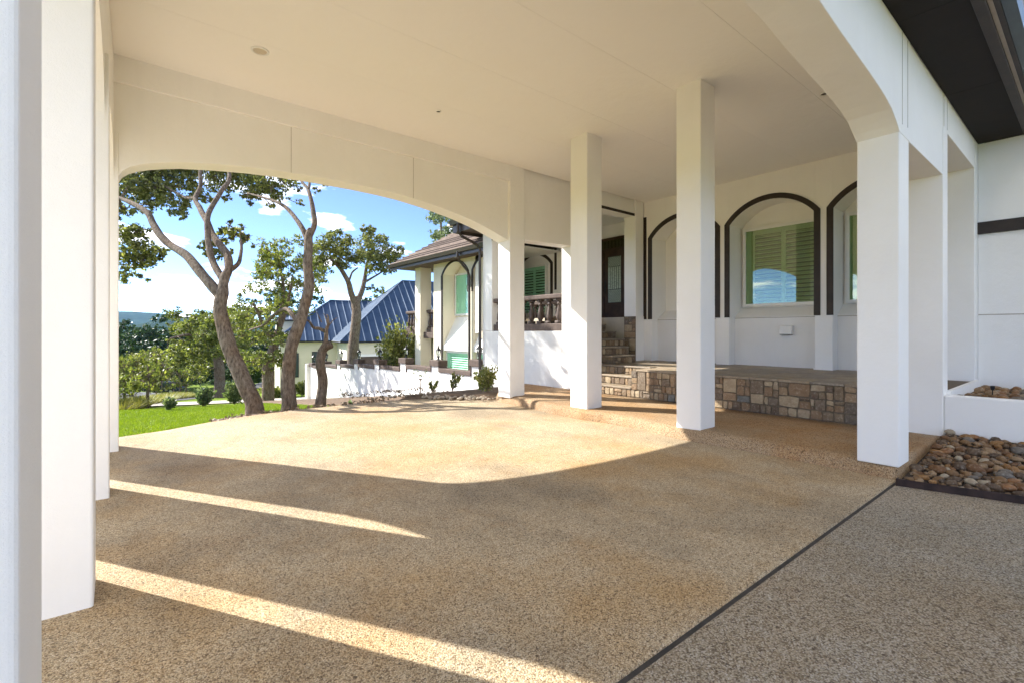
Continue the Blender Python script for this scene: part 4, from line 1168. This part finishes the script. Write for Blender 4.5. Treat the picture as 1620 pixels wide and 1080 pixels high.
# dead trunk with bare branches
b3 = at(507, 636, 9.28); b3.z = gz(b3.x, b3.y) - 0.12
L = limb([(508, 630, 9.28), (510, 600, 9.3), (507, 575, 9.3), (511, 553, 9.35), (523, 545, 9.3)], 0.095, 0.075)
L2 = limb([(507, 556, 9.33), (516, 540, 9.3), (517, 522, 9.3), (519, 512, 9.3), (517, 498, 9.35)], 0.06, 0.012)
tree('dead_tree', 'dead twisted bare trunk in front of the garden wall', [([b3] + L[0], [0.13] + L[1]), L2,
     limb([(516, 525, 9.3), (505, 520, 9.25), (495, 518, 9.2), (488, 508, 9.15), (478, 505, 9.1)], 0.04, 0.012),
     limb([(518, 514, 9.3), (514, 503, 9.3), (511, 496, 9.25)], 0.02, 0.004), limb([(518, 518, 9.3), (526, 508, 9.35), (534, 502, 9.4)], 0.016, 0.004),
     limb([(508, 510, 9.2), (503, 500, 9.2), (500, 494, 9.2)], 0.012, 0.003)], [], None, 0, 0, M['deadbark'])

# forked oak behind the garden wall
b4 = at(556, 600, 22); b4.z = gz(b4.x, b4.y) - 0.2
L = limb([(557, 580, 22), (560, 540, 22), (564, 500, 22.1), (563, 482, 22.2)], 0.24, 0.20)
L[0].append(at(565, 470, 22.3)); L[1].append(0.08)
limbs4 = [([b4] + L[0], [0.30] + L[1]),
    limb([(563, 486, 22.2), (556, 466, 22), (551, 447, 21.8), (542, 430, 21.6), (534, 420, 21.4), (524, 410, 21.2)], 0.15, 0.06),
    limb([(563, 484, 22.2), (572, 462, 22.5), (577, 440, 22.8), (580, 420, 23), (590, 395, 23.3)], 0.14, 0.05),
    limb([(551, 447, 21.8), (557, 432, 22.2), (566, 424, 22.5)], 0.06, 0.03), limb([(575, 448, 22.6), (592, 438, 22.9), (612, 425, 23)], 0.06, 0.03)]
cl = [(505, 395, 15, 21), (520, 385, 14, 21.3), (512, 410, 13, 21), (535, 400, 15, 21.6), (545, 385, 13, 21.8), (530, 372, 10, 21.5), (555, 405, 13, 22), (575, 390, 15, 22.5), (590, 402, 15, 23), (600, 385, 13, 23.2),
      (582, 372, 10, 22.8), (612, 400, 14, 23.2), (625, 410, 12, 23.4), (605, 420, 12, 23), (590, 425, 11, 22.8), (635, 398, 8, 23.6), (580, 362, 7, 22.6), (572, 410, 12, 22), (545, 420, 9, 21.5), (600, 460, 7, 22.8), (585, 455, 5, 22.6),
      (500, 415, 12, 20.8), (506, 440, 9, 21), (620, 428, 8, 23.2), (535, 418, 9, 21.3), (640, 412, 7, 23.5), (590, 365, 6, 23)]
tree('oak_tree', 'oak with a forked trunk behind the garden wall in front of the blue roof', limbs4, [clump(x, y, q * 1.15, f) for x, y, q, f in cl], M['oak'], 0.125, 330, shell=0.25)

# foliage tree between the near oaks, in front of the neighbouring house
b5 = at(424, 606, 18.5); b5.z = gz(b5.x, b5.y) - 0.3
limbs5 = [([b5, at(424, 585, 18.5), at(430, 560, 18.5), at(440, 525, 18.5)], [0.24, 0.21, 0.18, 0.14]), limb([(434, 545, 18.5), (415, 510, 18), (400, 480, 17.6)], 0.10, 0.03), limb([(440, 525, 18.5), (455, 480, 18.8), (462, 440, 19)], 0.10, 0.03),
          limb([(440, 528, 18.5), (448, 460, 18.2), (440, 410, 18.2)], 0.09, 0.03)]
cl = []
r5 = random.Random(55)
for (x, y, sx, sy, n) in ((450, 395, 40, 18, 12), (430, 430, 38, 22, 14), (480, 425, 35, 25, 12), (420, 480, 36, 26, 16), (465, 470, 30, 24, 9), (395, 520, 40, 24, 16), (430, 555, 26, 30, 12), (405, 570, 24, 14, 7)):
    for _ in range(n): cl.append((x + r5.uniform(-1, 1) * sx, y + r5.uniform(-1, 1) * sy, r5.uniform(9, 15), r5.uniform(17, 20)))
tree('oak_tree', 'pale green leafy tree between the two near trunks, before the house with blue roof', limbs5, [clump(*c) for c in cl], M['oak2'], 0.11, 190, shell=0.25)

# spreading tree in the left middle distance
b6 = at(347, 600, 31); b6.z = gz(b6.x, b6.y) - 0.3
limbs6 = [([b6, at(347, 580, 31), at(340, 555, 31), at(330, 530, 31)], [0.36, 0.30, 0.26, 0.2]), limb([(340, 552, 31), (310, 530, 30), (270, 535, 29)], 0.16, 0.05), limb([(332, 532, 31), (350, 500, 31), (375, 495, 31)], 0.15, 0.05), limb([(330, 530, 31), (310, 505, 31)], 0.14, 0.06)]
cl = []; r6 = random.Random(66)
for (x, y, sx, sy, n) in ((320, 505, 50, 14, 14), (350, 520, 50, 20, 18), (300, 535, 46, 20, 16), (340, 555, 50, 16, 16), (265, 560, 28, 14, 9), (245, 575, 20, 12, 6), (375, 500, 25, 20, 8), (290, 570, 26, 10, 7)):
    for _ in range(n): cl.append((x + r6.uniform(-1, 1) * sx, y + r6.uniform(-1, 1) * sy, r6.uniform(8, 14), r6.uniform(28, 34)))
tree('oak_tree', 'broad sunlit tree left of the leaning oak, above the shrubs', limbs6, [clump(*c) for c in cl], M['oak2'], 0.15, 210, shell=0.25)

# tree crown showing above the bay roof
b7 = at(705, 560, 30); b7.z = gz(b7.x, b7.y)
cl = []; r7 = random.Random(77)
for _ in range(34): cl.append((r7.uniform(688, 745), r7.uniform(338, 410), r7.uniform(8, 14), r7.uniform(29, 33)))
tree('oak_tree', 'grey green tree crown rising behind the brown bay roof', [([b7, at(706, 480, 30), at(708, 420, 31)], [0.4, 0.3, 0.2]), limb([(708, 430, 31), (700, 380, 31), (697, 350, 31)], 0.16, 0.05), limb([(708, 430, 31), (725, 390, 31), (730, 360, 31)], 0.16, 0.05)],
     [clump(*c) for c in cl], M['silver'], 0.16, 150, shell=0.25)

# young staked trees by the street
def young(label, x, f, ytop, sp, seed, lm, nst=2):
    rr = random.Random(seed); p = at(x, 600, f); z0 = gz(p.x, p.y); base = Vector((p.x, p.y, z0 - 0.1)); top = at(x + rr.uniform(-3, 3), ytop, f)
    h = top.z - z0
    cl = [(Vector((p.x + rr.gauss(0, sp * 0.45), p.y + rr.gauss(0, sp * 0.45), z0 + h * rr.uniform(0.45, 1.0))), rr.uniform(0.2, 0.38) * sp) for _ in range(22)]
    mid = base.lerp(Vector((p.x, p.y, z0 + h)), 0.5)
    T = tree('young_tree', label, [([base, mid, Vector((p.x, p.y, z0 + h * 0.92))], [0.05, 0.04, 0.015]),
             ([mid, mid + Vector((sp * 0.4, 0.1, h * 0.25))], [0.025, 0.01]), ([mid, mid + Vector((-sp * 0.4, 0.1, h * 0.22))], [0.025, 0.01])], cl, lm, 0.12, 60, shell=0.2, group='young trees by the street')
    for k in range(nst):
        s = (-1) ** k * 0.35
        MB().tube([(p.x + s, p.y + 0.1, z0 - 0.1), (p.x + s, p.y + 0.1, z0 + 1.25)], 0.03, 6).build('stake', M['deadbark'], T)
young('small young tree beside the straw coloured grasses', 234, 14.5, 572, 1.0, 1, M['oak2'], 0)
young('leafy young tree at the far left edge of the lawn', 197, 15, 572, 1.35, 2, M['oak2'], 0)
young('young staked tree on the grass strip near the parked car', 285, 33, 555, 1.9, 3, M['oak2'], 2)
young('young staked tree at the kerb left of the parked car', 247, 36, 565, 1.6, 4, M['oak2'], 2)

# dark wood behind, further trees
def mass(name, label, spots, size, n, mat, seed):
    rr = np.random.default_rng(seed); c, ra, k = [], [], []
    for (x, y, rpx, f, m) in spots:
        for _ in range(m):
            q = at(x + rr.normal() * rpx, y + rr.normal() * rpx * 0.45, f + rr.normal() * f * 0.04); z = gz(q.x, q.y)
            if q.z < z + 0.3: q.z = z + 0.5
            c.append(q); ra.append(rpx * 0.42 / 767.5 * f); k.append(n)
    v = leaves(c, ra, k, size, 0.8, 0.3)
    return tag(link(name, np_mesh(name, v, 4), mat), label, 'trees', kind='stuff')
mass('distant_wood', 'dark green wooded slope below the hills', [(x, 545 + (x - 180) * 0.03 + dy, 24, 120 - dy, 13) for x in range(130, 480, 34) for dy in (-8, 14, 34)], 0.85, 190, M['forest'], 4)
mass('shaded_thicket', 'dark shaded thicket beyond the street', [(x, 590, 16, 62, 9) for x in range(285, 470, 20)] + [(x, 570, 15, 66, 7) for x in range(240, 470, 26)], 0.42, 190, M['forest'], 6)
mass('side_wood', 'dark trees behind the neighbouring house', [(x, 500, 26, 90, 10) for x in range(440, 700, 40)], 0.6, 170, M['forest'], 8)

# ------------------------------------------------------------------ shrubs, grasses, small plants
def shrub(name, label, p, h, w, n, mat, size, seed, blades=False, group=None, cat='shrub'):
    rr = np.random.default_rng(seed)
    T = thing(name, label, cat, p, 1e-9, group)
    mb = MB(); P = []; ds = []
    for k in range(max(6, int(n / 60))):
        a = rr.uniform(0, 6.3); t = rr.uniform(0.1, 0.75) if not blades else rr.uniform(0.1, 0.9)
        d = np.array([math.cos(a) * math.sin(t), math.sin(a) * math.sin(t), math.cos(t)]); Ln = h * rr.uniform(0.7, 1.1)
        d2 = d * np.array([w / h * 1.1, w / h * 1.1, 1])
        mb.tube([(0, 0, 0), tuple(d2 * Ln * 0.5 + np.array([0, 0, 0.03])), tuple(d2 * Ln)], [0.007, 0.005, 0.002], 4)
        ts = rr.uniform(0.25, 1.0, 60)
        P.append(d2[None] * Ln * ts[:, None] + rr.normal(size=(60, 3)) * 0.04 * h * 1.4); ds.append(np.repeat(d2[None], 60, 0))
    P = np.concatenate(P)[:n]; D = np.concatenate(ds)[:n]; n = len(P)
    P[:, 2] = np.maximum(P[:, 2], 0.01)
    a = D + rr.normal(size=(n, 3)) * 0.6; a /= np.linalg.norm(a, axis=1)[:, None]
    b = rr.normal(size=(n, 3)); b -= (b * a).sum(1)[:, None] * a; b /= np.linalg.norm(b, axis=1)[:, None]
    Lf = size * rr.uniform(0.6, 1.4, (n, 1)); Wf = Lf * 0.33
    v = np.stack([P, P + a * Lf * 0.5 + b * Wf, P + a * Lf, P + a * Lf * 0.5 - b * Wf], 1).reshape(-1, 3)
    mb.build('stems', M['bark'], T)
    link('foliage', np_mesh('foliage', v, 4), mat, T)
    return T
def gp(x, y, f):
    q = at(x, y, f); return (q.x, q.y, gz(q.x, q.y) - 0.01)
shrub('shrub', 'large rounded grey green shrub on the lawn nearest the leaning oak', gp(371, 638, 15.0), 0.66, 0.42, 1500, M['shrub'], 0.085, 1, group='shrubs on the lawn')
shrub('shrub', 'medium grey green shrub on the lawn, left of the largest shrub', gp(321, 642, 13.8), 0.50, 0.36, 1200, M['shrub'], 0.08, 2, group='shrubs on the lawn')
shrub('shrub', 'smallest grey green shrub, leftmost of three on the lawn', gp(268, 648, 12.0), 0.30, 0.20, 800, M['shrub'], 0.075, 3, group='shrubs on the lawn')
shrub('leafy_bush', 'yellow green bush at the foot of the first white column', (5.62, 7.62, 0.04), 0.50, 0.46, 1700, M['bush'], 0.05, 4)
shrub('rose_plant', 'dark green rose plant at the foot of the white wall', (5.55, 8.75, -0.02), 0.45, 0.30, 120, M['oak'], 0.07, 5, cat='plant')
shrub('rose_plant', 'low dark plant on the mulch left of the rose plant', (5.2, 8.95, -0.02), 0.22, 0.26, 110, M['oak'], 0.07, 6, cat='plant')
shrub('small_plant', 'sparse seedling at the wall foot near the dead trunk', gp(556, 634, 9.6), 0.16, 0.12, 70, M['shrub'], 0.05, 7, cat='plant')
shrub('leafy_bush', 'pale leafy bush behind the wall beside the third lantern', (7.9, 15.9, gz(7.9, 15.9)), 2.5, 1.15, 4200, M['bush'], 0.12, 8)
shrub('leafy_bush', 'low bush beside the far wall of the neighbouring house', gp(478, 590, 30), 0.9, 0.9, 900, M['oak2'], 0.16, 9)
shrub('leafy_bush', 'low yellow green planting below the pale tree', gp(440, 598, 26), 0.6, 1.2, 1200, M['bush'], 0.14, 10)
# thin bare plant by the wall
T = thing('bare_plant', 'thin bare-stemmed plant standing in front of the white wall', 'plant', (5.55, 10.15, gz(5.55, 10.15)), 1e-9)
mb = MB(); mb.tube([(0, 0, 0), (0.01, 0, 0.3), (0, 0.01, 0.5)], [0.014, 0.011, 0.008], 6); rr = random.Random(8)
tips = []
for k in range(9):
    a = rr.uniform(0, 6.3); e = Vector((math.cos(a) * rr.uniform(0.1, 0.24), math.sin(a) * rr.uniform(0.1, 0.24), 0.5 + rr.uniform(0.03, 0.2))); tips.append(e)
    mb.tube([(0, 0, 0.42 + 0.01 * k), (e.x * 0.5, e.y * 0.5, 0.5), tuple(e)], [0.006, 0.005, 0.003], 4)
mb.build('stems', M['deadbark'], T)
link('foliage', np_mesh('foliage', leaves(tips, [0.05] * 9, [16] * 9, 0.035, 0.7, 0.2), 4), M['shrub'], T)
# ornamental grass clumps along the street edge
def blades(n, h, w, lean, seed, width=0.012):
    rr = np.random.default_rng(seed); a = rr.uniform(0, 6.28, n); r0 = w * np.sqrt(rr.random(n)) * 0.5
    p = np.stack([np.cos(a) * r0, np.sin(a) * r0, np.zeros(n)], 1); L = h * rr.uniform(0.6, 1.1, n)
    t = rr.uniform(0.0, lean, n); b = rr.uniform(0, 6.28, n) * 0.5 + a * 0.8
    tip = p + np.stack([np.cos(b) * np.sin(t) * L, np.sin(b) * np.sin(t) * L, np.cos(t) * L], 1)
    c = rr.uniform(0, 6.28, n); s = np.stack([np.cos(c), np.sin(c), np.zeros(n)], 1) * width
    return np.stack([p - s, p + s, tip], 1).reshape(-1, 3)
tuft = [np_mesh('blades', blades(420, 0.62, 0.55, 0.9, k, 0.014), 3) for k in range(3)]
for t_ in tuft: t_.materials.append(M['straw'])
rg = random.Random(4)
spots = [(188 + k * 5.6, 640, 13.4 + k * 0.35 + 0.022 * k * k + rg.uniform(-0.3, 0.3)) for k in range(23)]
for k, (x, y, f) in enumerate(spots):
    q = at(x, y, f + rg.uniform(-0.6, 0.6)); T = thing('ornamental_grass', 'straw coloured ornamental grass clump in the strip between lawn and street', 'grass clump', (q.x, q.y, gz(q.x, q.y)), rg.uniform(0.1, 6), group='straw grasses along the street')
    share('blades', rg.choice(tuft), T, (0, 0, 0), (0, 0, 0), (1.2, 1.2, rg.uniform(0.45, 0.7)))

# lawn blades near the drive: nobody could count them
n = 150000
rr = np.random.default_rng(9)
u = rr.random(n * 2); X = -1.5 + 9 * rr.random(n * 2); Y = 7.2 + 9.5 * rr.random(n * 2) ** 1.3
ex_, ey_ = zip(*EDGE)
ok = Y > np.interp(X, ex_, ey_) + 0.02 + np.where(X > 1.1, 0.55 * np.clip((X - 1.1) / 0.5, 0, 1), 0)
ok &= (X < 3.6 + (Y - 8.2) * 0.9) & (X < 6.6)
X, Y = X[ok][:n], Y[ok][:n]; n = len(X)
Z = np.array([gz(a, b) for a, b in zip(X, Y)])
p = np.stack([X, Y, Z - 0.005], 1); a = rr.uniform(0, 6.28, n); s = np.stack([np.cos(a), np.sin(a), np.zeros(n)], 1) * 0.006
t = np.stack([rr.normal(size=n) * 0.02, rr.normal(size=n) * 0.02, 0.028 + 0.03 * rr.random(n)], 1)
tag(link('grass', np_mesh('grass', np.stack([p - s, p + s, p + t], 1).reshape(-1, 3), 3), M['grassb']), 'bright green mown grass of the lawn beyond the drive', 'grass', kind='stuff')
# rough grass fringe along the lower wall foot
tag(link('fallen_leaves', np_mesh('fallen_leaves', leaves([(rg.uniform(3.4, 5.3), rg.uniform(8.2, 9.4), 0.03) for _ in range(60)] + [(x_, interp(EDGE, x_) + 0.2, -0.02) for x_ in [1.2 + 0.05 * k for k in range(55)]], [0.12] * 115, [9] * 115, 0.045, 0.12, 0.1), 4), M['bedrock']),
    'dry fallen leaves on the planting beds', 'leaves', kind='stuff')

# ------------------------------------------------------------------ neighbouring house
FW, RT = Vector((CS, SN, 0)), Vector((SN, -CS, 0))
E1 = (RT * 0.879 + FW * 0.476).normalized(); E2 = (RT * -0.476 + FW * 0.879).normalized()
def nb(a, b, z): return RT * a + FW * (38 + b) + Vector((0, 0, z))
NH = thing('neighbour_house', 'cream neighbouring house with sky-tinted dark standing-seam metal hip roofs', 'house', nb(-12, 6, -3))
def P(c, s, t, z): return Vector((c.x, c.y, 0)) + E1 * s + E2 * t + Vector((0, 0, z))
def nroof(c, w, l, z0, rise, nseam, drop=0.12):
    """hip roof over the rectangle c + [0..w] E1 + [0..l] E2, ridge along E1, with raised seams"""
    m_ = l / 2; z1 = z0 + rise
    A, B, C_, D = P(c, 0, 0, z0), P(c, w, 0, z0), P(c, w, l, z0), P(c, 0, l, z0)
    K, Q = P(c, m_, m_, z1), P(c, w - m_, m_, z1)
    dn = Vector((0, 0, -drop))
    ro = MB().add([A, B, C_, D, K, Q, A + dn, B + dn, C_ + dn, D + dn], [(0, 1, 5, 4), (1, 2, 5), (2, 3, 4, 5), (3, 0, 4), (0, 6, 7, 1), (1, 7, 8, 2), (2, 8, 9, 3), (3, 9, 6, 0), (6, 9, 8, 7)]).build('metal_roof', M['metalroof'], NH)
    up = Vector((0, 0, 0.035))
    n = int(w / nseam)
    for k in range(1, n):
        s = k * nseam; h = min(s, w - s, m_)
        p, q = P(c, s, 0, z0), P(c, s, h, z0 + rise * h / m_)
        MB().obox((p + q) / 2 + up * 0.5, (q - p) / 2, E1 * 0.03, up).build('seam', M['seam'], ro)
    n = int(l / nseam)
    for k in range(1, n):
        s = k * nseam; h = min(s, l - s)
        p, q = P(c, 0, s, z0), P(c, h, s, z0 + rise * h / m_)
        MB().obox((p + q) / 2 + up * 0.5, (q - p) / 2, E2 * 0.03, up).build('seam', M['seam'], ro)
    mb = MB()
    for p, q in ((A, K), (D, K), (K, Q), (B, Q)): mb.tube([p + up, q + up], 0.07, 6)
    mb.build('ridge_cap', M['metalroof'], ro)
    mb = MB()
    for p, q in ((A, B), (D, A)): mb.tube([p + dn * 0.6, q + dn * 0.6], 0.07, 6)
    mb.build('eave_gutter', M['iron'], ro)
    return ro
def nwall(c, w, l, z0, z1, off):
    mb = MB(); v = [P(c, off, off, z0), P(c, w - off, off, z0), P(c, w - off, l - off, z0), P(c, off, l - off, z0)]
    return mb.prism(v, (0, 0, z1 - z0)).build('wall', M['cream'], NH)
CA, CB = nb(-13.4, 0, 0), nb(-19.66, 2, 0)
nroof(CA, 22, 13.5, 0.49, 5.66, 0.62); nwall(CA, 22, 13.5, -5, 0.42, 0.5)
nroof(CB, 14, 10.3, 0.49, 3.74, 0.62); nwall(CB, 14, 10.3, -5, 0.42, 0.5)
# upper storey block behind and its roof
CC = nb(-21.5, 6, 0)
nwall(CC, 5.0, 6, -1, 2.35, 0.3); nroof(CC, 5.0, 6, 2.35, 0.9, 0.62)
def npanel(name, c, s0, s1, z0, z1, off, d, mat, par=None):
    p, q = P(c, s0, off, 0), P(c, s1, off, 0)
    return MB().prism([p + Vector((0, 0, z0)), q + Vector((0, 0, z0)), q + Vector((0, 0, z1)), p + Vector((0, 0, z1))], E2 * -d).build(name, mat, par or NH)
gd = npanel('garage_door', CA, 1.6, 7.4, -3.6, -0.75, 0.5, 0.03, M['brown'])
for k in range(4): npanel('door_panel', CA, 1.65, 7.35, -3.55 + 0.69 * k, -2.9 + 0.69 * k, 0.468, 0.03, M['brown'], gd)
npanel('garage_header', CA, 1.4, 7.6, -0.745, -0.55, 0.5, 0.08, M['vinyl'])
for s0, s1, z0, z1 in ((0.75, 1.15, -2.6, -0.55), (1.55, 1.95, -2.6, -0.55), (3.0, 4.2, -2.6, -0.45), (5.9, 6.9, -2.2, -0.8)):
    w = npanel('window', CB, s0, s1, z0, z1, 0.5, 0.06, M['iron'])
    npanel('pane', CB, s0 + 0.06, s1 - 0.06, z0 + 0.06, z1 - 0.06, 0.438, 0.01, M['gutter_teal'], w)
for c, s, t, z in ((CB, 8.1, 2.5, 0), (CA, 12, 5.0, 0)):
    h = 0.49 + (3.74 * t / 5.15 if c is CB else 5.66 * t / 6.75)
    p = P(c, s, t, h - 0.05)
    MB().tube([p, p + Vector((0, 0, 0.45))], 0.07, 8).build('vent_pipe', M['vinyl'], NH)
# barrel dormer
q = P(CB, 1.2, 0.6, 0.35)
mb = MB(); mb.band([(-0.6 + 1.2 * k / 10, 0.0) for k in range(11)], 0.01, (0, 0.01))
mb = MB(); arc = [Vector((0, 0, 0)) + E1 * (0.75 * math.cos(math.pi * k / 12)) + Vector((0, 0, 0.75 * math.sin(math.pi * k / 12))) for k in range(13)]
mb.prism([q + a_ for a_ in arc], E2 * 2.4); mb.build('dormer', M['metalroof'], NH)
mb = MB(); mb.tube([q + a_ * 1.04 - E2 * 0.02 for a_ in arc], 0.06, 6); mb.build('dormer_trim', M['vinyl'], NH)

# ------------------------------------------------------------------ hills on the horizon
def ridge(name, dist, prof, seed, amp):
    v, f = [], []; na, nd = 260, 9
    for i in range(na + 1):
        x = -2400 + 5200 * i / na
        h = interp(prof, x)
        for k in range(nd):
            u = k / (nd - 1); f_ = dist * (0.72 + 0.45 * u); hh = math.sin(math.pi * min(1, u * 0.62 + 0.0)) ** 0.8
            p = RT * ((x - 810) / 767.5 * dist * (0.86 + 0.2 * u)) + FW * f_
            z = -24 + (EYE + h / 767.5 * dist + 24) * hh * (1 + amp * noise.noise(Vector((p.x, p.y, seed)) * (6.0 / dist))) + dist * 0.002 * noise.noise(Vector((p.x, p.y, seed)) * (60.0 / dist))
            v.append((p.x, p.y, z))
    for i in range(na):
        for k in range(nd - 1): f.append((i * nd + k, (i + 1) * nd + k, (i + 1) * nd + k + 1, i * nd + k + 1))
    me = bpy.data.meshes.new(name); me.from_pydata(v, [], f)
    return tag(link(name, me, M['hill'], smooth=True), kind='structure')
ridge('far_hills', 3200, [(-2400, 20), (-600, 26), (100, 32), (190, 34), (225, 31), (262, 25), (330, 20), (500, 14), (900, 18), (1600, 30), (2800, 22)], 2, 0.05)
ridge('near_hills', 1500, [(-2400, 6), (-300, 4), (150, 2), (205, 8), (240, 18), (268, 24), (300, 20), (360, 8), (600, 5), (1200, 12), (2800, 10)], 9, 0.05)

# ------------------------------------------------------------------ parked car and street lamp, far away by the kerb
p = at(258, 612, 62); zc = gz(p.x, p.y) + 0.05
CR = thing('parked_car', 'dark blue car parked on the street, half hidden by young trees', 'car', (p.x, p.y, zc), -VIEW + 0.12)
paint = Mat('dark_blue_paint', 0.25, 0.6); paint.color((0.012, 0.020, 0.055)); paint = paint.m
prof = [(-2.2, 0.35), (-2.25, 0.75), (-2.1, 1.0), (-1.6, 1.08), (-1.0, 1.12), (-0.45, 1.55), (0.9, 1.6), (1.75, 1.5), (2.1, 1.05), (2.2, 0.7), (2.15, 0.35)]
MB().prism([(x, -0.85, z) for x, z in prof], (0, 1.7, 0)).build('body', paint, CR, bevel=0.09, seg=3)
for side in (-0.862, 0.862):
    MB().prism([(-0.8, side, 1.1), (-0.35, side, 1.46), (0.5, side, 1.5), (0.5, side, 1.1)], (0, 0.01 * (1 if side > 0 else -1), 0)).build('side_window', M['gutter_teal'], CR)
    MB().prism([(0.58, side, 1.1), (0.58, side, 1.5), (1.5, side, 1.44), (1.75, side, 1.1)], (0, 0.01 * (1 if side > 0 else -1), 0)).build('side_window', M['gutter_teal'], CR)
for x in (-1.4, 1.4):
    for s in (-1, 1):
        w = MB(); w.tube([(x, s * 0.72, 0.34), (x, s * 0.9, 0.34)], 0.34, 20); tw = w.build('wheel', M['iron'], CR)
        w = MB(); w.tube([(x, s * 0.89, 0.34), (x, s * 0.915, 0.34)], 0.21, 14); w.build('rim', plain('alloy_rim_%d_%d' % (x > 0, s), (0.5, 0.5, 0.52), 0.3, 0.5, 0.8), tw)
for s in (-0.6, 0.6):
    MB().box(-2.27, -2.2, s - 0.2, s + 0.2, 0.72, 0.86).build('headlight', M['vinyl'], CR, bevel=0.02)
    MB().box(2.12, 2.2, s - 0.16, s + 0.16, 0.85, 1.05).build('tail_light', plain('red_lens_%d' % (s > 0), (0.25, 0.01, 0.01), 0.3), CR, bevel=0.02)
p = at(317, 600, 46); T = thing('lamp_post', 'black lamp post on the far grass beyond the drive', 'lamp post', (p.x, p.y, gz(p.x, p.y)), 1e-9)
hp = 1.55
MB().lathe([(0.09, 0), (0.09, 0.15), (0.045, 0.22), (0.035, hp), (0.06, hp + 0.03)], n=8).build('pole', M['iron'], T)
MB().lathe([(0.06, hp + 0.03), (0.12, hp + 0.33), (0.10, hp + 0.34)], n=6).build('glass_body', M['lamp_glass'], T)
MB().lathe([(0.15, hp + 0.33), (0.06, hp + 0.45), (0.01, hp + 0.53)], n=6).build('cap', M['iron'], T)

# ------------------------------------------------------------------ the air between here and the hills
hz = bpy.data.materials.new('pale_air'); hz.use_nodes = True
hn, hl = hz.node_tree.nodes, hz.node_tree.links
hn.clear()
ho = hn.new('ShaderNodeOutputMaterial'); hv = hn.new('ShaderNodeVolumePrincipled')
hv.inputs['Color'].default_value = (0.30, 0.60, 1.0, 1)
hv.inputs['Density'].default_value = 0.00004
hv.inputs['Anisotropy'].default_value = 0.2
hl.new(hv.outputs[0], ho.inputs['Volume'])
tag(MB().box(-6500, 6500, -6500, 6500, -60, 260).build('haze', hz), 'thin blue haze in front of the hills', 'haze', kind='stuff')
SC.cycles.volume_bounces = 0
